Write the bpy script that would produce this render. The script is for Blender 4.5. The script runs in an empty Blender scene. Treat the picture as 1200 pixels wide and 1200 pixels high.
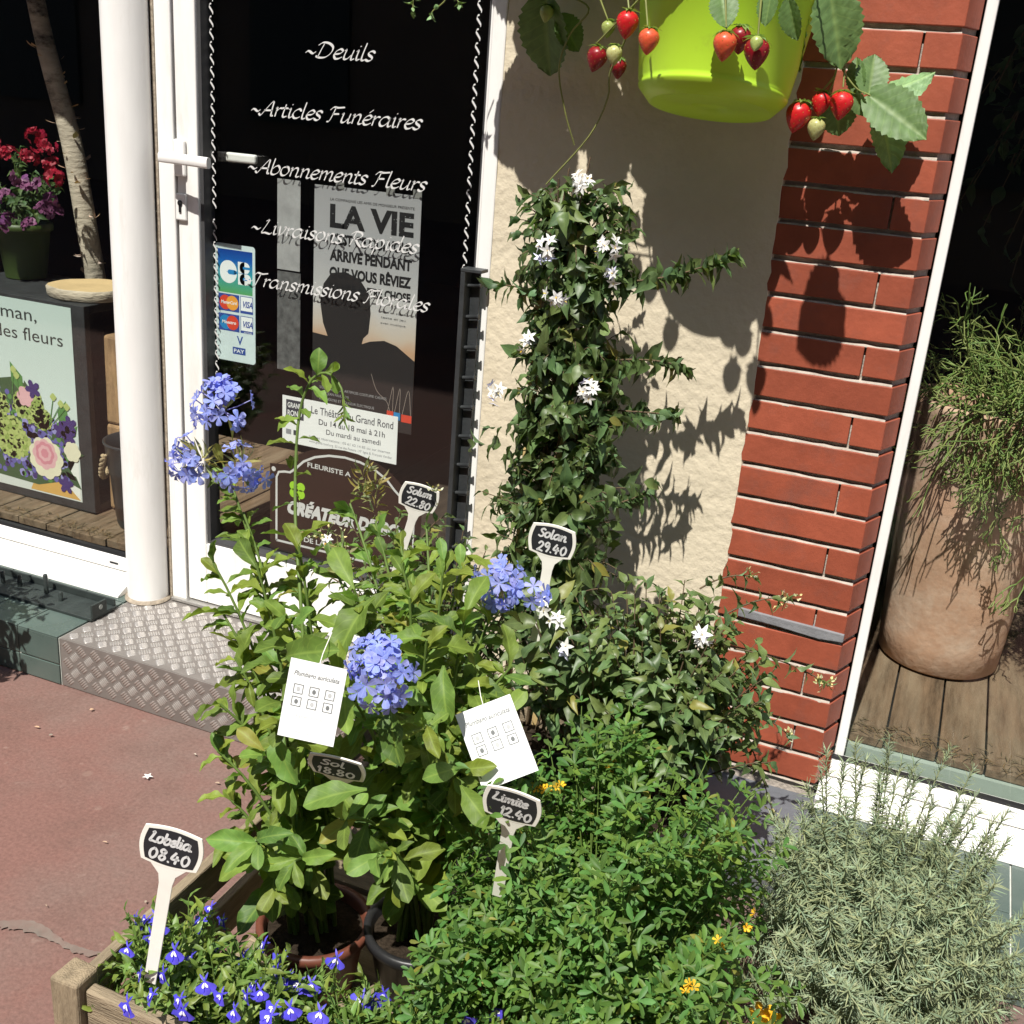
import bpy, math, random
import numpy as np
from mathutils import Matrix, Vector
random.seed(7)
RNG = np.random.default_rng(11)
SC = bpy.context.scene
COL = SC.collection

# ------------------------------------------------------------------ camera, sky, sun, exposure
YAW, PITCH, ROLL, FPX = 0.372883, 0.353855, 0.079737, 1307.997
CAM = np.array([0.0, -2.05, 1.36])
def cam_axes():
    cy, sy = math.cos(YAW), math.sin(YAW)
    f = np.array([-sy*math.cos(PITCH), cy*math.cos(PITCH), -math.sin(PITCH)])
    r = np.array([cy, sy, 0.0]); u = np.cross(r, f)
    c, s = math.cos(ROLL), math.sin(ROLL)
    return c*r+s*u, -s*r+c*u, f
CR, CU, CF = cam_axes()
cd = bpy.data.cameras.new('camera'); cam = bpy.data.objects.new('camera', cd); COL.objects.link(cam)
m = Matrix.Identity(4)
for i in range(3):
    m[i][0], m[i][1], m[i][2], m[i][3] = CR[i], CU[i], -CF[i], CAM[i]
cam.matrix_world = m
cd.sensor_fit = 'HORIZONTAL'; cd.sensor_width = 36.0; cd.lens = 36.0*FPX/1200.0
cd.clip_start = 0.02; cd.clip_end = 500
SC.camera = cam

SUN_D = Vector((0.04, 1.0, -1.6)).normalized()
w = bpy.data.worlds.new('World'); SC.world = w; w.use_nodes = True
nt = w.node_tree
sky = nt.nodes.new('ShaderNodeTexSky'); sky.sky_type = 'NISHITA'; sky.sun_disc = False
sky.sun_elevation = math.asin(-SUN_D.z)
sky.sun_rotation = math.radians(180.0)
bg = nt.nodes['Background']; bg.inputs['Strength'].default_value = 0.085
nt.links.new(sky.outputs[0], bg.inputs[0])
sl = bpy.data.lights.new('sun', 'SUN'); sl.energy = 4.6; sl.angle = math.radians(0.5); sl.color = (1.0, 0.96, 0.89)
so = bpy.data.objects.new('sun', sl); COL.objects.link(so)
so.rotation_euler = SUN_D.to_track_quat('-Z', 'Y').to_euler()
SC.view_settings.view_transform = 'Standard'; SC.view_settings.look = 'None'
SC.view_settings.exposure = 0.6; SC.view_settings.gamma = 1.0
SC.view_settings.use_curve_mapping = False

def ray(x, y):
    return CR*(x-600)-CU*(y-600)+CF*FPX
def at(x, y, Y):
    """point on the vertical plane at depth Y seen at picture point x, y"""
    d = ray(x, y); return CAM+d*(Y-CAM[1])/d[1]
def atz(x, y, Z):
    d = ray(x, y); return CAM+d*(Z-CAM[2])/d[2]

# ------------------------------------------------------------------ materials
MATS = {}
def _mat(name):
    mt = bpy.data.materials.new(name); mt.use_nodes = True
    nt = mt.node_tree; b = nt.nodes['Principled BSDF']
    return mt, nt, b
def pmat(name, col, rough=.6, var=.15, scale=12., bump=0., bscale=90., metal=0., spec=.5, detail=6., dirt=None, dscale=3., dlo=.5, dhi=.7, stretch=None, rvar=.0, isl=0.):
    if name in MATS: return MATS[name]
    mt, nt, b = _mat(name); N = nt.nodes; L = nt.links
    tc = N.new('ShaderNodeTexCoord'); src = tc.outputs['Object']
    if stretch:
        mp = N.new('ShaderNodeMapping'); mp.inputs['Scale'].default_value = stretch
        L.new(src, mp.inputs[0]); src = mp.outputs[0]
    no = N.new('ShaderNodeTexNoise'); no.inputs['Scale'].default_value = scale; no.inputs['Detail'].default_value = detail
    no.inputs['Roughness'].default_value = .65
    L.new(src, no.inputs['Vector'])
    mr = N.new('ShaderNodeMapRange'); mr.inputs[1].default_value = .3; mr.inputs[2].default_value = .7
    mr.inputs[3].default_value = 1-var; mr.inputs[4].default_value = 1+var
    L.new(no.outputs[0], mr.inputs[0])
    mul = N.new('ShaderNodeMix'); mul.data_type = 'RGBA'; mul.blend_type = 'MULTIPLY'; mul.inputs[0].default_value = 1
    mul.inputs[6].default_value = (*col, 1); L.new(mr.outputs[0], mul.inputs[7])
    out = mul.outputs[2]
    if isl:
        ge = N.new('ShaderNodeNewGeometry'); mi = N.new('ShaderNodeMapRange'); mi.inputs[3].default_value = 1-isl; mi.inputs[4].default_value = 1+isl
        L.new(ge.outputs['Random Per Island'], mi.inputs[0]); mm = N.new('ShaderNodeMix'); mm.data_type = 'RGBA'; mm.blend_type = 'MULTIPLY'; mm.inputs[0].default_value = 1
        L.new(out, mm.inputs[6]); L.new(mi.outputs[0], mm.inputs[7]); out = mm.outputs[2]
    if dirt:
        n2 = N.new('ShaderNodeTexNoise'); n2.inputs['Scale'].default_value = dscale; n2.inputs['Detail'].default_value = 8; n2.inputs['Roughness'].default_value = .7
        L.new(src, n2.inputs['Vector'])
        m2 = N.new('ShaderNodeMapRange'); m2.inputs[1].default_value = dlo; m2.inputs[2].default_value = dhi
        L.new(n2.outputs[0], m2.inputs[0])
        mx = N.new('ShaderNodeMix'); mx.data_type = 'RGBA'
        L.new(m2.outputs[0], mx.inputs[0]); L.new(out, mx.inputs[6]); mx.inputs[7].default_value = (*dirt, 1)
        out = mx.outputs[2]
    L.new(out, b.inputs['Base Color'])
    b.inputs['Roughness'].default_value = rough; b.inputs['Metallic'].default_value = metal
    b.inputs['Specular IOR Level'].default_value = spec
    if rvar:
        m3 = N.new('ShaderNodeMapRange'); m3.inputs[3].default_value = rough-rvar; m3.inputs[4].default_value = rough+rvar
        L.new(no.outputs[0], m3.inputs[0]); L.new(m3.outputs[0], b.inputs['Roughness'])
    if bump:
        n3 = N.new('ShaderNodeTexNoise'); n3.inputs['Scale'].default_value = bscale; n3.inputs['Detail'].default_value = 5
        L.new(src, n3.inputs['Vector'])
        bp = N.new('ShaderNodeBump'); bp.inputs['Strength'].default_value = bump; bp.inputs['Distance'].default_value = .006
        L.new(n3.outputs[0], bp.inputs['Height']); L.new(bp.outputs[0], b.inputs['Normal'])
    MATS[name] = mt
    return mt
def leafmat(name, col, rough=.45, trans=.3, var=.35, vein=.35, back=1.25, tcol=None, hue=.12, spec=.4, yel=0.):
    if name in MATS: return MATS[name]
    mt, nt, b = _mat(name); N = nt.nodes; L = nt.links
    ge = N.new('ShaderNodeNewGeometry')
    mr = N.new('ShaderNodeMapRange'); mr.inputs[3].default_value = 1-var; mr.inputs[4].default_value = 1+var
    L.new(ge.outputs['Random Per Island'], mr.inputs[0])
    warm = N.new('ShaderNodeMix'); warm.data_type = 'RGBA'
    warm.inputs[6].default_value = (col[0]*(1-hue), col[1], col[2]*(1+hue), 1)
    warm.inputs[7].default_value = (col[0]*(1+2.2*hue), col[1]*(1+.3*hue), col[2]*(1-hue), 1)
    ml = N.new('ShaderNodeMath'); ml.operation = 'MULTIPLY'; ml.inputs[1].default_value = 7.31
    fr = N.new('ShaderNodeMath'); fr.operation = 'FRACT'
    L.new(ge.outputs['Random Per Island'], ml.inputs[0]); L.new(ml.outputs[0], fr.inputs[0]); L.new(fr.outputs[0], warm.inputs[0])
    mul = N.new('ShaderNodeMix'); mul.data_type = 'RGBA'; mul.blend_type = 'MULTIPLY'; mul.inputs[0].default_value = 1
    L.new(warm.outputs[2], mul.inputs[6]); L.new(mr.outputs[0], mul.inputs[7])
    out = mul.outputs[2]
    tc = N.new('ShaderNodeTexCoord')
    no = N.new('ShaderNodeTexNoise'); no.inputs['Scale'].default_value = 60; no.inputs['Detail'].default_value = 4
    L.new(tc.outputs['Object'], no.inputs['Vector'])
    mn = N.new('ShaderNodeMapRange'); mn.inputs[1].default_value = .3; mn.inputs[2].default_value = .7; mn.inputs[3].default_value = .82; mn.inputs[4].default_value = 1.18
    L.new(no.outputs[0], mn.inputs[0])
    m4 = N.new('ShaderNodeMix'); m4.data_type = 'RGBA'; m4.blend_type = 'MULTIPLY'; m4.inputs[0].default_value = 1
    L.new(out, m4.inputs[6]); L.new(mn.outputs[0], m4.inputs[7]); out = m4.outputs[2]
    if yel:
        f2 = N.new('ShaderNodeMath'); f2.operation = 'MULTIPLY'; f2.inputs[1].default_value = 13.7; f3 = N.new('ShaderNodeMath'); f3.operation = 'FRACT'
        L.new(ge.outputs['Random Per Island'], f2.inputs[0]); L.new(f2.outputs[0], f3.inputs[0])
        f4 = N.new('ShaderNodeMapRange'); f4.inputs[1].default_value = 1-yel; f4.inputs[2].default_value = 1-yel*.4; f4.inputs[4].default_value = .75; L.new(f3.outputs[0], f4.inputs[0])
        my = N.new('ShaderNodeMix'); my.data_type = 'RGBA'; L.new(f4.outputs[0], my.inputs[0]); L.new(out, my.inputs[6]); my.inputs[7].default_value = (.27, .23, .045, 1); out = my.outputs[2]
    if vein:
        uv = N.new('ShaderNodeUVMap'); sp = N.new('ShaderNodeSeparateXYZ'); L.new(uv.outputs[0], sp.inputs[0])
        a = N.new('ShaderNodeMath'); a.operation = 'SUBTRACT'; a.inputs[1].default_value = .5; L.new(sp.outputs[0], a.inputs[0])
        ab = N.new('ShaderNodeMath'); ab.operation = 'ABSOLUTE'; L.new(a.outputs[0], ab.inputs[0])
        mv = N.new('ShaderNodeMapRange'); mv.inputs[1].default_value = .0; mv.inputs[2].default_value = .07; mv.inputs[3].default_value = vein; mv.inputs[4].default_value = 0
        L.new(ab.outputs[0], mv.inputs[0])
        # side veins
        s2 = N.new('ShaderNodeMath'); s2.operation = 'MULTIPLY_ADD'; s2.inputs[1].default_value = -.55
        L.new(ab.outputs[0], s2.inputs[0]); L.new(sp.outputs[1], s2.inputs[2])
        s3 = N.new('ShaderNodeMath'); s3.operation = 'MULTIPLY'; s3.inputs[1].default_value = 48; L.new(s2.outputs[0], s3.inputs[0])
        s4 = N.new('ShaderNodeMath'); s4.operation = 'SINE'; L.new(s3.outputs[0], s4.inputs[0])
        s5 = N.new('ShaderNodeMapRange'); s5.inputs[1].default_value = .86; s5.inputs[2].default_value = 1; s5.inputs[3].default_value = 0; s5.inputs[4].default_value = vein*.45
        L.new(s4.outputs[0], s5.inputs[0])
        mxm = N.new('ShaderNodeMath'); mxm.operation = 'MAXIMUM'; L.new(mv.outputs[0], mxm.inputs[0]); L.new(s5.outputs[0], mxm.inputs[1])
        mx = N.new('ShaderNodeMix'); mx.data_type = 'RGBA'; L.new(mxm.outputs[0], mx.inputs[0]); L.new(out, mx.inputs[6])
        mx.inputs[7].default_value = (min(1, col[0]*2.2+.05), min(1, col[1]*1.9+.06), col[2]*1.6+.03, 1); out = mx.outputs[2]
    bk = N.new('ShaderNodeMix'); bk.data_type = 'RGBA'; L.new(ge.outputs['Backfacing'], bk.inputs[0]); L.new(out, bk.inputs[6])
    bm = N.new('ShaderNodeMix'); bm.data_type = 'RGBA'; bm.blend_type = 'MULTIPLY'; bm.inputs[0].default_value = 1
    L.new(out, bm.inputs[6]); bm.inputs[7].default_value = (back, back, back*1.35, 1); L.new(bm.outputs[2], bk.inputs[7]); out = bk.outputs[2]
    L.new(out, b.inputs['Base Color']); b.inputs['Roughness'].default_value = rough; b.inputs['Specular IOR Level'].default_value = spec
    tr = N.new('ShaderNodeBsdfTranslucent')
    tm = N.new('ShaderNodeMix'); tm.data_type = 'RGBA'; tm.blend_type = 'MULTIPLY'; tm.inputs[0].default_value = 1
    L.new(out, tm.inputs[6]); tm.inputs[7].default_value = (*(tcol or (1.5, 1.6, .6)), 1); L.new(tm.outputs[2], tr.inputs[0])
    ms = N.new('ShaderNodeMixShader'); ms.inputs[0].default_value = trans
    L.new(b.outputs[0], ms.inputs[1]); L.new(tr.outputs[0], ms.inputs[2]); L.new(ms.outputs[0], N['Material Output'].inputs[0])
    MATS[name] = mt; return mt
def glassmat(name, tint=(.8, .83, .82)):
    mt, nt, b = _mat(name); N = nt.nodes; L = nt.links
    t = N.new('ShaderNodeBsdfTransparent'); t.inputs[0].default_value = (*tint, 1)
    g = N.new('ShaderNodeBsdfGlossy'); g.inputs['Roughness'].default_value = .015
    fr = N.new('ShaderNodeFresnel'); ge = N.new('ShaderNodeNewGeometry'); io = N.new('ShaderNodeMapRange'); io.inputs[3].default_value = 1.5; io.inputs[4].default_value = 1/1.5
    L.new(ge.outputs['Backfacing'], io.inputs[0]); L.new(io.outputs[0], fr.inputs[0])
    ms = N.new('ShaderNodeMixShader'); L.new(fr.outputs[0], ms.inputs[0]); L.new(t.outputs[0], ms.inputs[1]); L.new(g.outputs[0], ms.inputs[2])
    L.new(ms.outputs[0], N['Material Output'].inputs[0]); MATS[name] = mt; return mt
def gradmat(name, stops, z0, z1, rough=.5, noise=.0):
    """print colour running along height z0..z1 (a printed gradient)"""
    mt, nt, b = _mat(name); N = nt.nodes; L = nt.links
    tc = N.new('ShaderNodeTexCoord'); sp = N.new('ShaderNodeSeparateXYZ'); L.new(tc.outputs['Object'], sp.inputs[0])
    mr = N.new('ShaderNodeMapRange'); mr.inputs[1].default_value = z0; mr.inputs[2].default_value = z1; L.new(sp.outputs[2], mr.inputs[0])
    src = mr.outputs[0]
    if noise:
        no = N.new('ShaderNodeTexNoise'); no.inputs['Scale'].default_value = 9; no.inputs['Detail'].default_value = 5
        L.new(tc.outputs['Object'], no.inputs['Vector'])
        ad = N.new('ShaderNodeMath'); ad.operation = 'MULTIPLY_ADD'; ad.inputs[1].default_value = noise; ad.inputs[2].default_value = -noise/2
        L.new(no.outputs[0], ad.inputs[0]); a2 = N.new('ShaderNodeMath'); a2.operation = 'ADD'; L.new(ad.outputs[0], a2.inputs[0]); L.new(src, a2.inputs[1]); src = a2.outputs[0]
    cr = N.new('ShaderNodeValToRGB'); L.new(src, cr.inputs[0]); e = cr.color_ramp.elements
    e[0].position, e[0].color = stops[0][0], (*stops[0][1], 1); e[1].position, e[1].color = stops[-1][0], (*stops[-1][1], 1)
    for p, c in stops[1:-1]:
        q = e.new(p); q.color = (*c, 1)
    L.new(cr.outputs[0], b.inputs['Base Color']); b.inputs['Roughness'].default_value = rough
    MATS[name] = mt; return mt
def flat(name, col, rough=.55, spec=.4):
    return pmat(name, col, rough, .05, 20, spec=spec)

# ------------------------------------------------------------------ mesh collecting
class MB:
    def __init__(s): s.v = []; s.f = []; s.m = []; s.sm = []
    def add(s, v, f, mi=0, smooth=False):
        o = len(s.v); s.v += [tuple(map(float, p)) for p in v]
        for q in f:
            s.f.append(tuple(i+o for i in q)); s.m.append(mi); s.sm.append(smooth)
        return s
    def box(s, x0, x1, y0, y1, z0, z1, mi=0):
        v = [(x0, y0, z0), (x1, y0, z0), (x1, y1, z0), (x0, y1, z0), (x0, y0, z1), (x1, y0, z1), (x1, y1, z1), (x0, y1, z1)]
        return s.add(v, [(3, 2, 1, 0), (4, 5, 6, 7), (0, 1, 5, 4), (1, 2, 6, 5), (2, 3, 7, 6), (3, 0, 4, 7)], mi)
    def prism(s, poly, y0, y1, mi=0):
        """poly in (x,z), counter-clockwise seen from -y; extruded y0..y1"""
        n = len(poly); v = [(x, y0, z) for x, z in poly]+[(x, y1, z) for x, z in poly]
        f = [tuple(range(n)), tuple(range(2*n-1, n-1, -1))]+[(i, i+n, (i+1) % n+n, (i+1) % n) for i in range(n)]
        return s.add(v, f, mi)
    def extrude_x(s, prof, x0, x1, mi=0):
        """prof in (y,z)"""
        n = len(prof); v = [(x0, y, z) for y, z in prof]+[(x1, y, z) for y, z in prof]
        f = [tuple(range(n)), tuple(range(2*n-1, n-1, -1))]+[(i, i+n, (i+1) % n+n, (i+1) % n) for i in range(n)]
        return s.add(v, f, mi)
    def lathe(s, prof, c, seg=40, mi=0, M=None, smooth=True, cap0=True, cap1=False):
        """prof (r,z) from bottom up, about c"""
        v = []; n = len(prof)
        for r, z in prof:
            for k in range(seg):
                a = 2*math.pi*k/seg
                p = Vector((r*math.cos(a), r*math.sin(a), z))
                if M is not None: p = M @ p
                v.append((p.x+c[0], p.y+c[1], p.z+c[2]))
        f = [(i*seg+k, i*seg+(k+1) % seg, (i+1)*seg+(k+1) % seg, (i+1)*seg+k) for i in range(n-1) for k in range(seg)]
        s.add(v, f, mi, smooth)
        if cap0: s.add(v[:seg], [tuple(reversed(range(seg)))], mi)
        if cap1: s.add(v[-seg:], [tuple(range(seg))], mi)
        return s
    def tube(s, path, r0, r1=None, sides=6, mi=0, cap=True):
        P = [np.array(p, float) for p in path]; n = len(P); r1 = r0 if r1 is None else r1
        v = []; up = np.array([.3, .5, .8]); 
        for i in range(n):
            t = P[min(i+1, n-1)]-P[max(i-1, 0)]; t = t/(np.linalg.norm(t)+1e-9)
            a = np.cross(t, up); a /= (np.linalg.norm(a)+1e-9); b = np.cross(t, a)
            r = r0+(r1-r0)*i/(n-1)
            for k in range(sides):
                th = 2*math.pi*k/sides; v.append(P[i]+r*(math.cos(th)*a+math.sin(th)*b))
        f = [(i*sides+(k+1) % sides, i*sides+k, (i+1)*sides+k, (i+1)*sides+(k+1) % sides) for i in range(n-1) for k in range(sides)]
        s.add(v, f, mi, True)
        if cap:
            s.add(v[:sides], [tuple(range(sides))], mi); s.add(v[-sides:], [tuple(reversed(range(sides)))], mi)
        return s
    def build(s, name, mats, parent=None, bevel=0., seg=2):
        me = bpy.data.meshes.new(name); me.from_pydata(s.v, [], s.f)
        if not isinstance(mats, (list, tuple)): mats = [mats]
        for x in mats: me.materials.append(x)
        me.polygons.foreach_set('material_index', s.m); me.polygons.foreach_set('use_smooth', s.sm); me.update()
        o = link(name, me, parent)
        if bevel:
            b = o.modifiers.new('bevel', 'BEVEL'); b.width = bevel; b.segments = seg; b.limit_method = 'ANGLE'; b.angle_limit = math.radians(40)
            b.harden_normals = False
        return o
def link(name, me, parent=None):
    o = bpy.data.objects.new(name, me); COL.objects.link(o)
    if parent is not None:
        o.parent = parent
        if parent.type == 'EMPTY': o.matrix_parent_inverse = Matrix.Translation(-parent.location)
    return o
def tag(o, label, cat, group=None, kind=None):
    if label: o['label'] = label
    if cat: o['category'] = cat
    if group: o['group'] = group
    if kind: o['kind'] = kind
    return o
def thing(name, label, cat, loc, group=None):
    o = bpy.data.objects.new(name, None); COL.objects.link(o); o.location = Vector([float(q) for q in loc]); o.empty_display_size = .05
    return tag(o, label, cat, group)
def structure(o): o['kind'] = 'structure'; return o

def crom(P, k=5):
    Q = np.vstack([2*P[0]-P[1], P, 2*P[-1]-P[-2]]); out = []
    for i in range(1, len(Q)-2):
        p0, p1, p2, p3 = Q[i-1], Q[i], Q[i+1], Q[i+2]
        for t in np.linspace(0, 1, k, endpoint=False):
            out.append(.5*((2*p1)+(-p0+p2)*t+(2*p0-5*p1+4*p2-p3)*t*t+(-p0+3*p1-3*p2+p3)*t**3))
    out.append(Q[-2]); return np.array(out)
# ------------------------------------------------------------------ leaves
def leaf_t(prof, curl=.2, fold=.25, cross=3, wave=0., sub=1):
    if sub > 1: prof = [tuple(q) for q in crom(np.array(prof, float), sub)]; prof = [(min(max(a, 0), 1), max(b, .004)) for a, b in prof]
    """prof: list of (t, halfwidth); leaf runs along +y, faces +z"""
    v = []; uv = []; f = []
    for i, (t, hw) in enumerate(prof):
        xs = np.linspace(-1, 1, cross)
        for x in xs:
            z = -curl*t*t+fold*abs(x)*hw*1.0+wave*math.sin(t*13+x*2)*abs(x)*hw
            v.append((x*hw, t-.15*curl*t*t, z)); uv.append((x*.5+.5, t))
    n = len(prof)
    for i in range(n-1):
        for k in range(cross-1):
            a = i*cross+k; f.append((a, a+1, a+cross+1, a+cross))
    return np.array(v), np.array(f), np.array(uv)
T_SPAT = leaf_t([(0, .02), (.12, .05), (.3, .13), (.52, .2), (.74, .22), (.9, .15), (1, .01)], .4, .45, 5, .32, 2)
T_LANC = leaf_t([(0, .02), (.15, .11), (.38, .19), (.62, .165), (.84, .07), (1, .005)], .45, .45, 3, .25, 2)
T_OVAT = leaf_t([(0, .03), (.14, .2), (.35, .27), (.6, .21), (.83, .09), (1, .005)], .4, .45, 3, .22, 2)
T_OBOV = leaf_t([(0, .03), (.4, .2), (.75, .24), (1, .05)], .2, .35, 3)
T_NEED = leaf_t([(0, .045), (.45, .055), (1, .012)], .3, 0, 2)
T_LINE = leaf_t([(0, .03), (.3, .075), (.65, .08), (1, .01)], .3, .3, 3)
T_PETL = leaf_t([(0, .05), (.35, .2), (.7, .36), (.93, .27), (1, .12)], .15, .15, 3, .3)
T_STAR = leaf_t([(0, .14), (.35, .2), (.7, .13), (1, .01)], .1, .25, 3)
def strawberry_leaf():
    n = 23; cross = 11; v = []; uv = []; f = []
    for i in range(n):
        t = i/(n-1)
        hw = .46*math.sin(math.pi*min(1, t*.93+.035))**.62*(1-.12*t) if t < 1 else .06
        hw *= (1+(.06 if i % 2 else -.05)) if 4 < i else 1
        for x in np.linspace(-1, 1, cross):
            y = t-abs(x)**1.6*.05
            vein = abs(math.sin((t*1.0-abs(x)*.28)*math.pi*6.5))
            z = -.12*t*t+.22*abs(x)*hw+.034*vein*min(1, abs(x)*3)
            v.append((x*hw, y, z)); uv.append((x*.5+.5, t))
    for i in range(n-1):
        for k in range(cross-1):
            a = i*cross+k; f.append((a, a+1, a+cross+1, a+cross))
    return np.array(v), np.array(f), np.array(uv)
T_BERRY = strawberry_leaf()
def unit(a): return a/(np.linalg.norm(a, axis=-1, keepdims=True)+1e-9)
class Leaves:
    def __init__(s): s.V = []; s.F = []; s.U = []; s.n = 0
    def add(s, T, o, d, n, L, W=1., curlvar=.6):
        o = np.atleast_2d(o); M = len(o)
        if M == 0: return s
        d = unit(np.broadcast_to(np.atleast_2d(d), (M, 3))); n = np.broadcast_to(np.atleast_2d(n), (M, 3))
        x = unit(np.cross(d, n)); n = np.cross(x, d)
        L = np.broadcast_to(np.asarray(L, float), (M,))[:, None, None]; W = np.broadcast_to(np.asarray(W, float), (M,))[:, None]
        tv, tf, tu = T; c = (1+RNG.uniform(-curlvar, curlvar, (M, 1)))
        P = o[:, None, :]+L*(x[:, None, :]*(tv[None, :, 0:1]*W[:, :, None])+d[:, None, :]*tv[None, :, 1:2]+n[:, None, :]*(tv[None, :, 2:3]*c[:, :, None]))
        k = len(tv)
        F = tf[None]+(np.arange(M)*k)[:, None, None]+s.n
        s.V.append(P.reshape(-1, 3)); s.F.append(F.reshape(-1, 4)); s.U.append(np.tile(tu[tf.reshape(-1)], (M, 1))); s.n += M*k
        return s
    def mesh(s, name, mt):
        V = np.concatenate(s.V).astype(np.float32); F = np.concatenate(s.F).astype(np.int32); U = np.concatenate(s.U).astype(np.float32)
        me = bpy.data.meshes.new(name); nf = len(F)
        me.vertices.add(len(V)); me.vertices.foreach_set('co', V.ravel())
        me.loops.add(nf*4); me.loops.foreach_set('vertex_index', F.ravel())
        me.polygons.add(nf); me.polygons.foreach_set('loop_start', np.arange(nf, dtype=np.int32)*4)
        me.polygons.foreach_set('use_smooth', np.ones(nf, dtype=bool))
        u = me.uv_layers.new(name='uv'); u.data.foreach_set('uv', U.ravel())
        me.update(calc_edges=True); me.validate(); me.materials.append(mt); return me
    def build(s, name, mt, parent=None): return link(name, s.mesh(name, mt), parent)
def bez(a, b, c, n=8):
    t = np.linspace(0, 1, n)[:, None]; a, b, c = (np.asarray(q, float) for q in (a, b, c))
    return (1-t)**2*a+2*t*(1-t)*b+t*t*c
def sample(path, t):
    path = np.asarray(path); n = len(path)-1; x = np.clip(np.asarray(t)*n, 0, n-1e-6); i = x.astype(int); f = (x-i)[:, None]
    return path[i]*(1-f)+path[i+1]*f, unit(path[i+1]-path[i])
def leafy(LV, T, path, n, L, t0=.15, t1=1., ang=55, droop=.25, per=1, W=1., jit=.25, taper=.35, up=.35, sun=.0):
    """leaves in a spiral along path; L base length"""
    t = np.linspace(t0, t1, n); t = np.repeat(t, per); M = len(t)
    p, tg = sample(path, np.clip(t+RNG.uniform(-.02, .02, M), 0, 1))
    az = np.arange(M)*2.39996+RNG.uniform(0, 6.28)+RNG.normal(0, .3, M)
    if per > 1: az = (np.arange(M)//per)*1.2+(np.arange(M) % per)*2*math.pi/per+RNG.normal(0, .25, M)
    ref = np.array([0.21, .43, .88]); a = unit(np.cross(tg, ref)); b = np.cross(tg, a)
    rad = np.cos(az)[:, None]*a+np.sin(az)[:, None]*b
    th = np.radians(ang)*(1-.55*np.clip((t-.6)/.4, 0, 1))[:, None]+RNG.normal(0, jit*.5, (M, 1))
    d = tg*np.cos(th)+rad*np.sin(th)+np.array([0, 0, -droop])+RNG.normal(0, jit*.4, (M, 3))
    nn = unit(tg*np.sin(th)-rad*np.cos(th)*.3)+np.array([0, -.25-sun, up+sun])
    l = L*(1-taper*t)*RNG.uniform(.65, 1.2, M)
    LV.add(T, p, d, nn, l, W)

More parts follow.
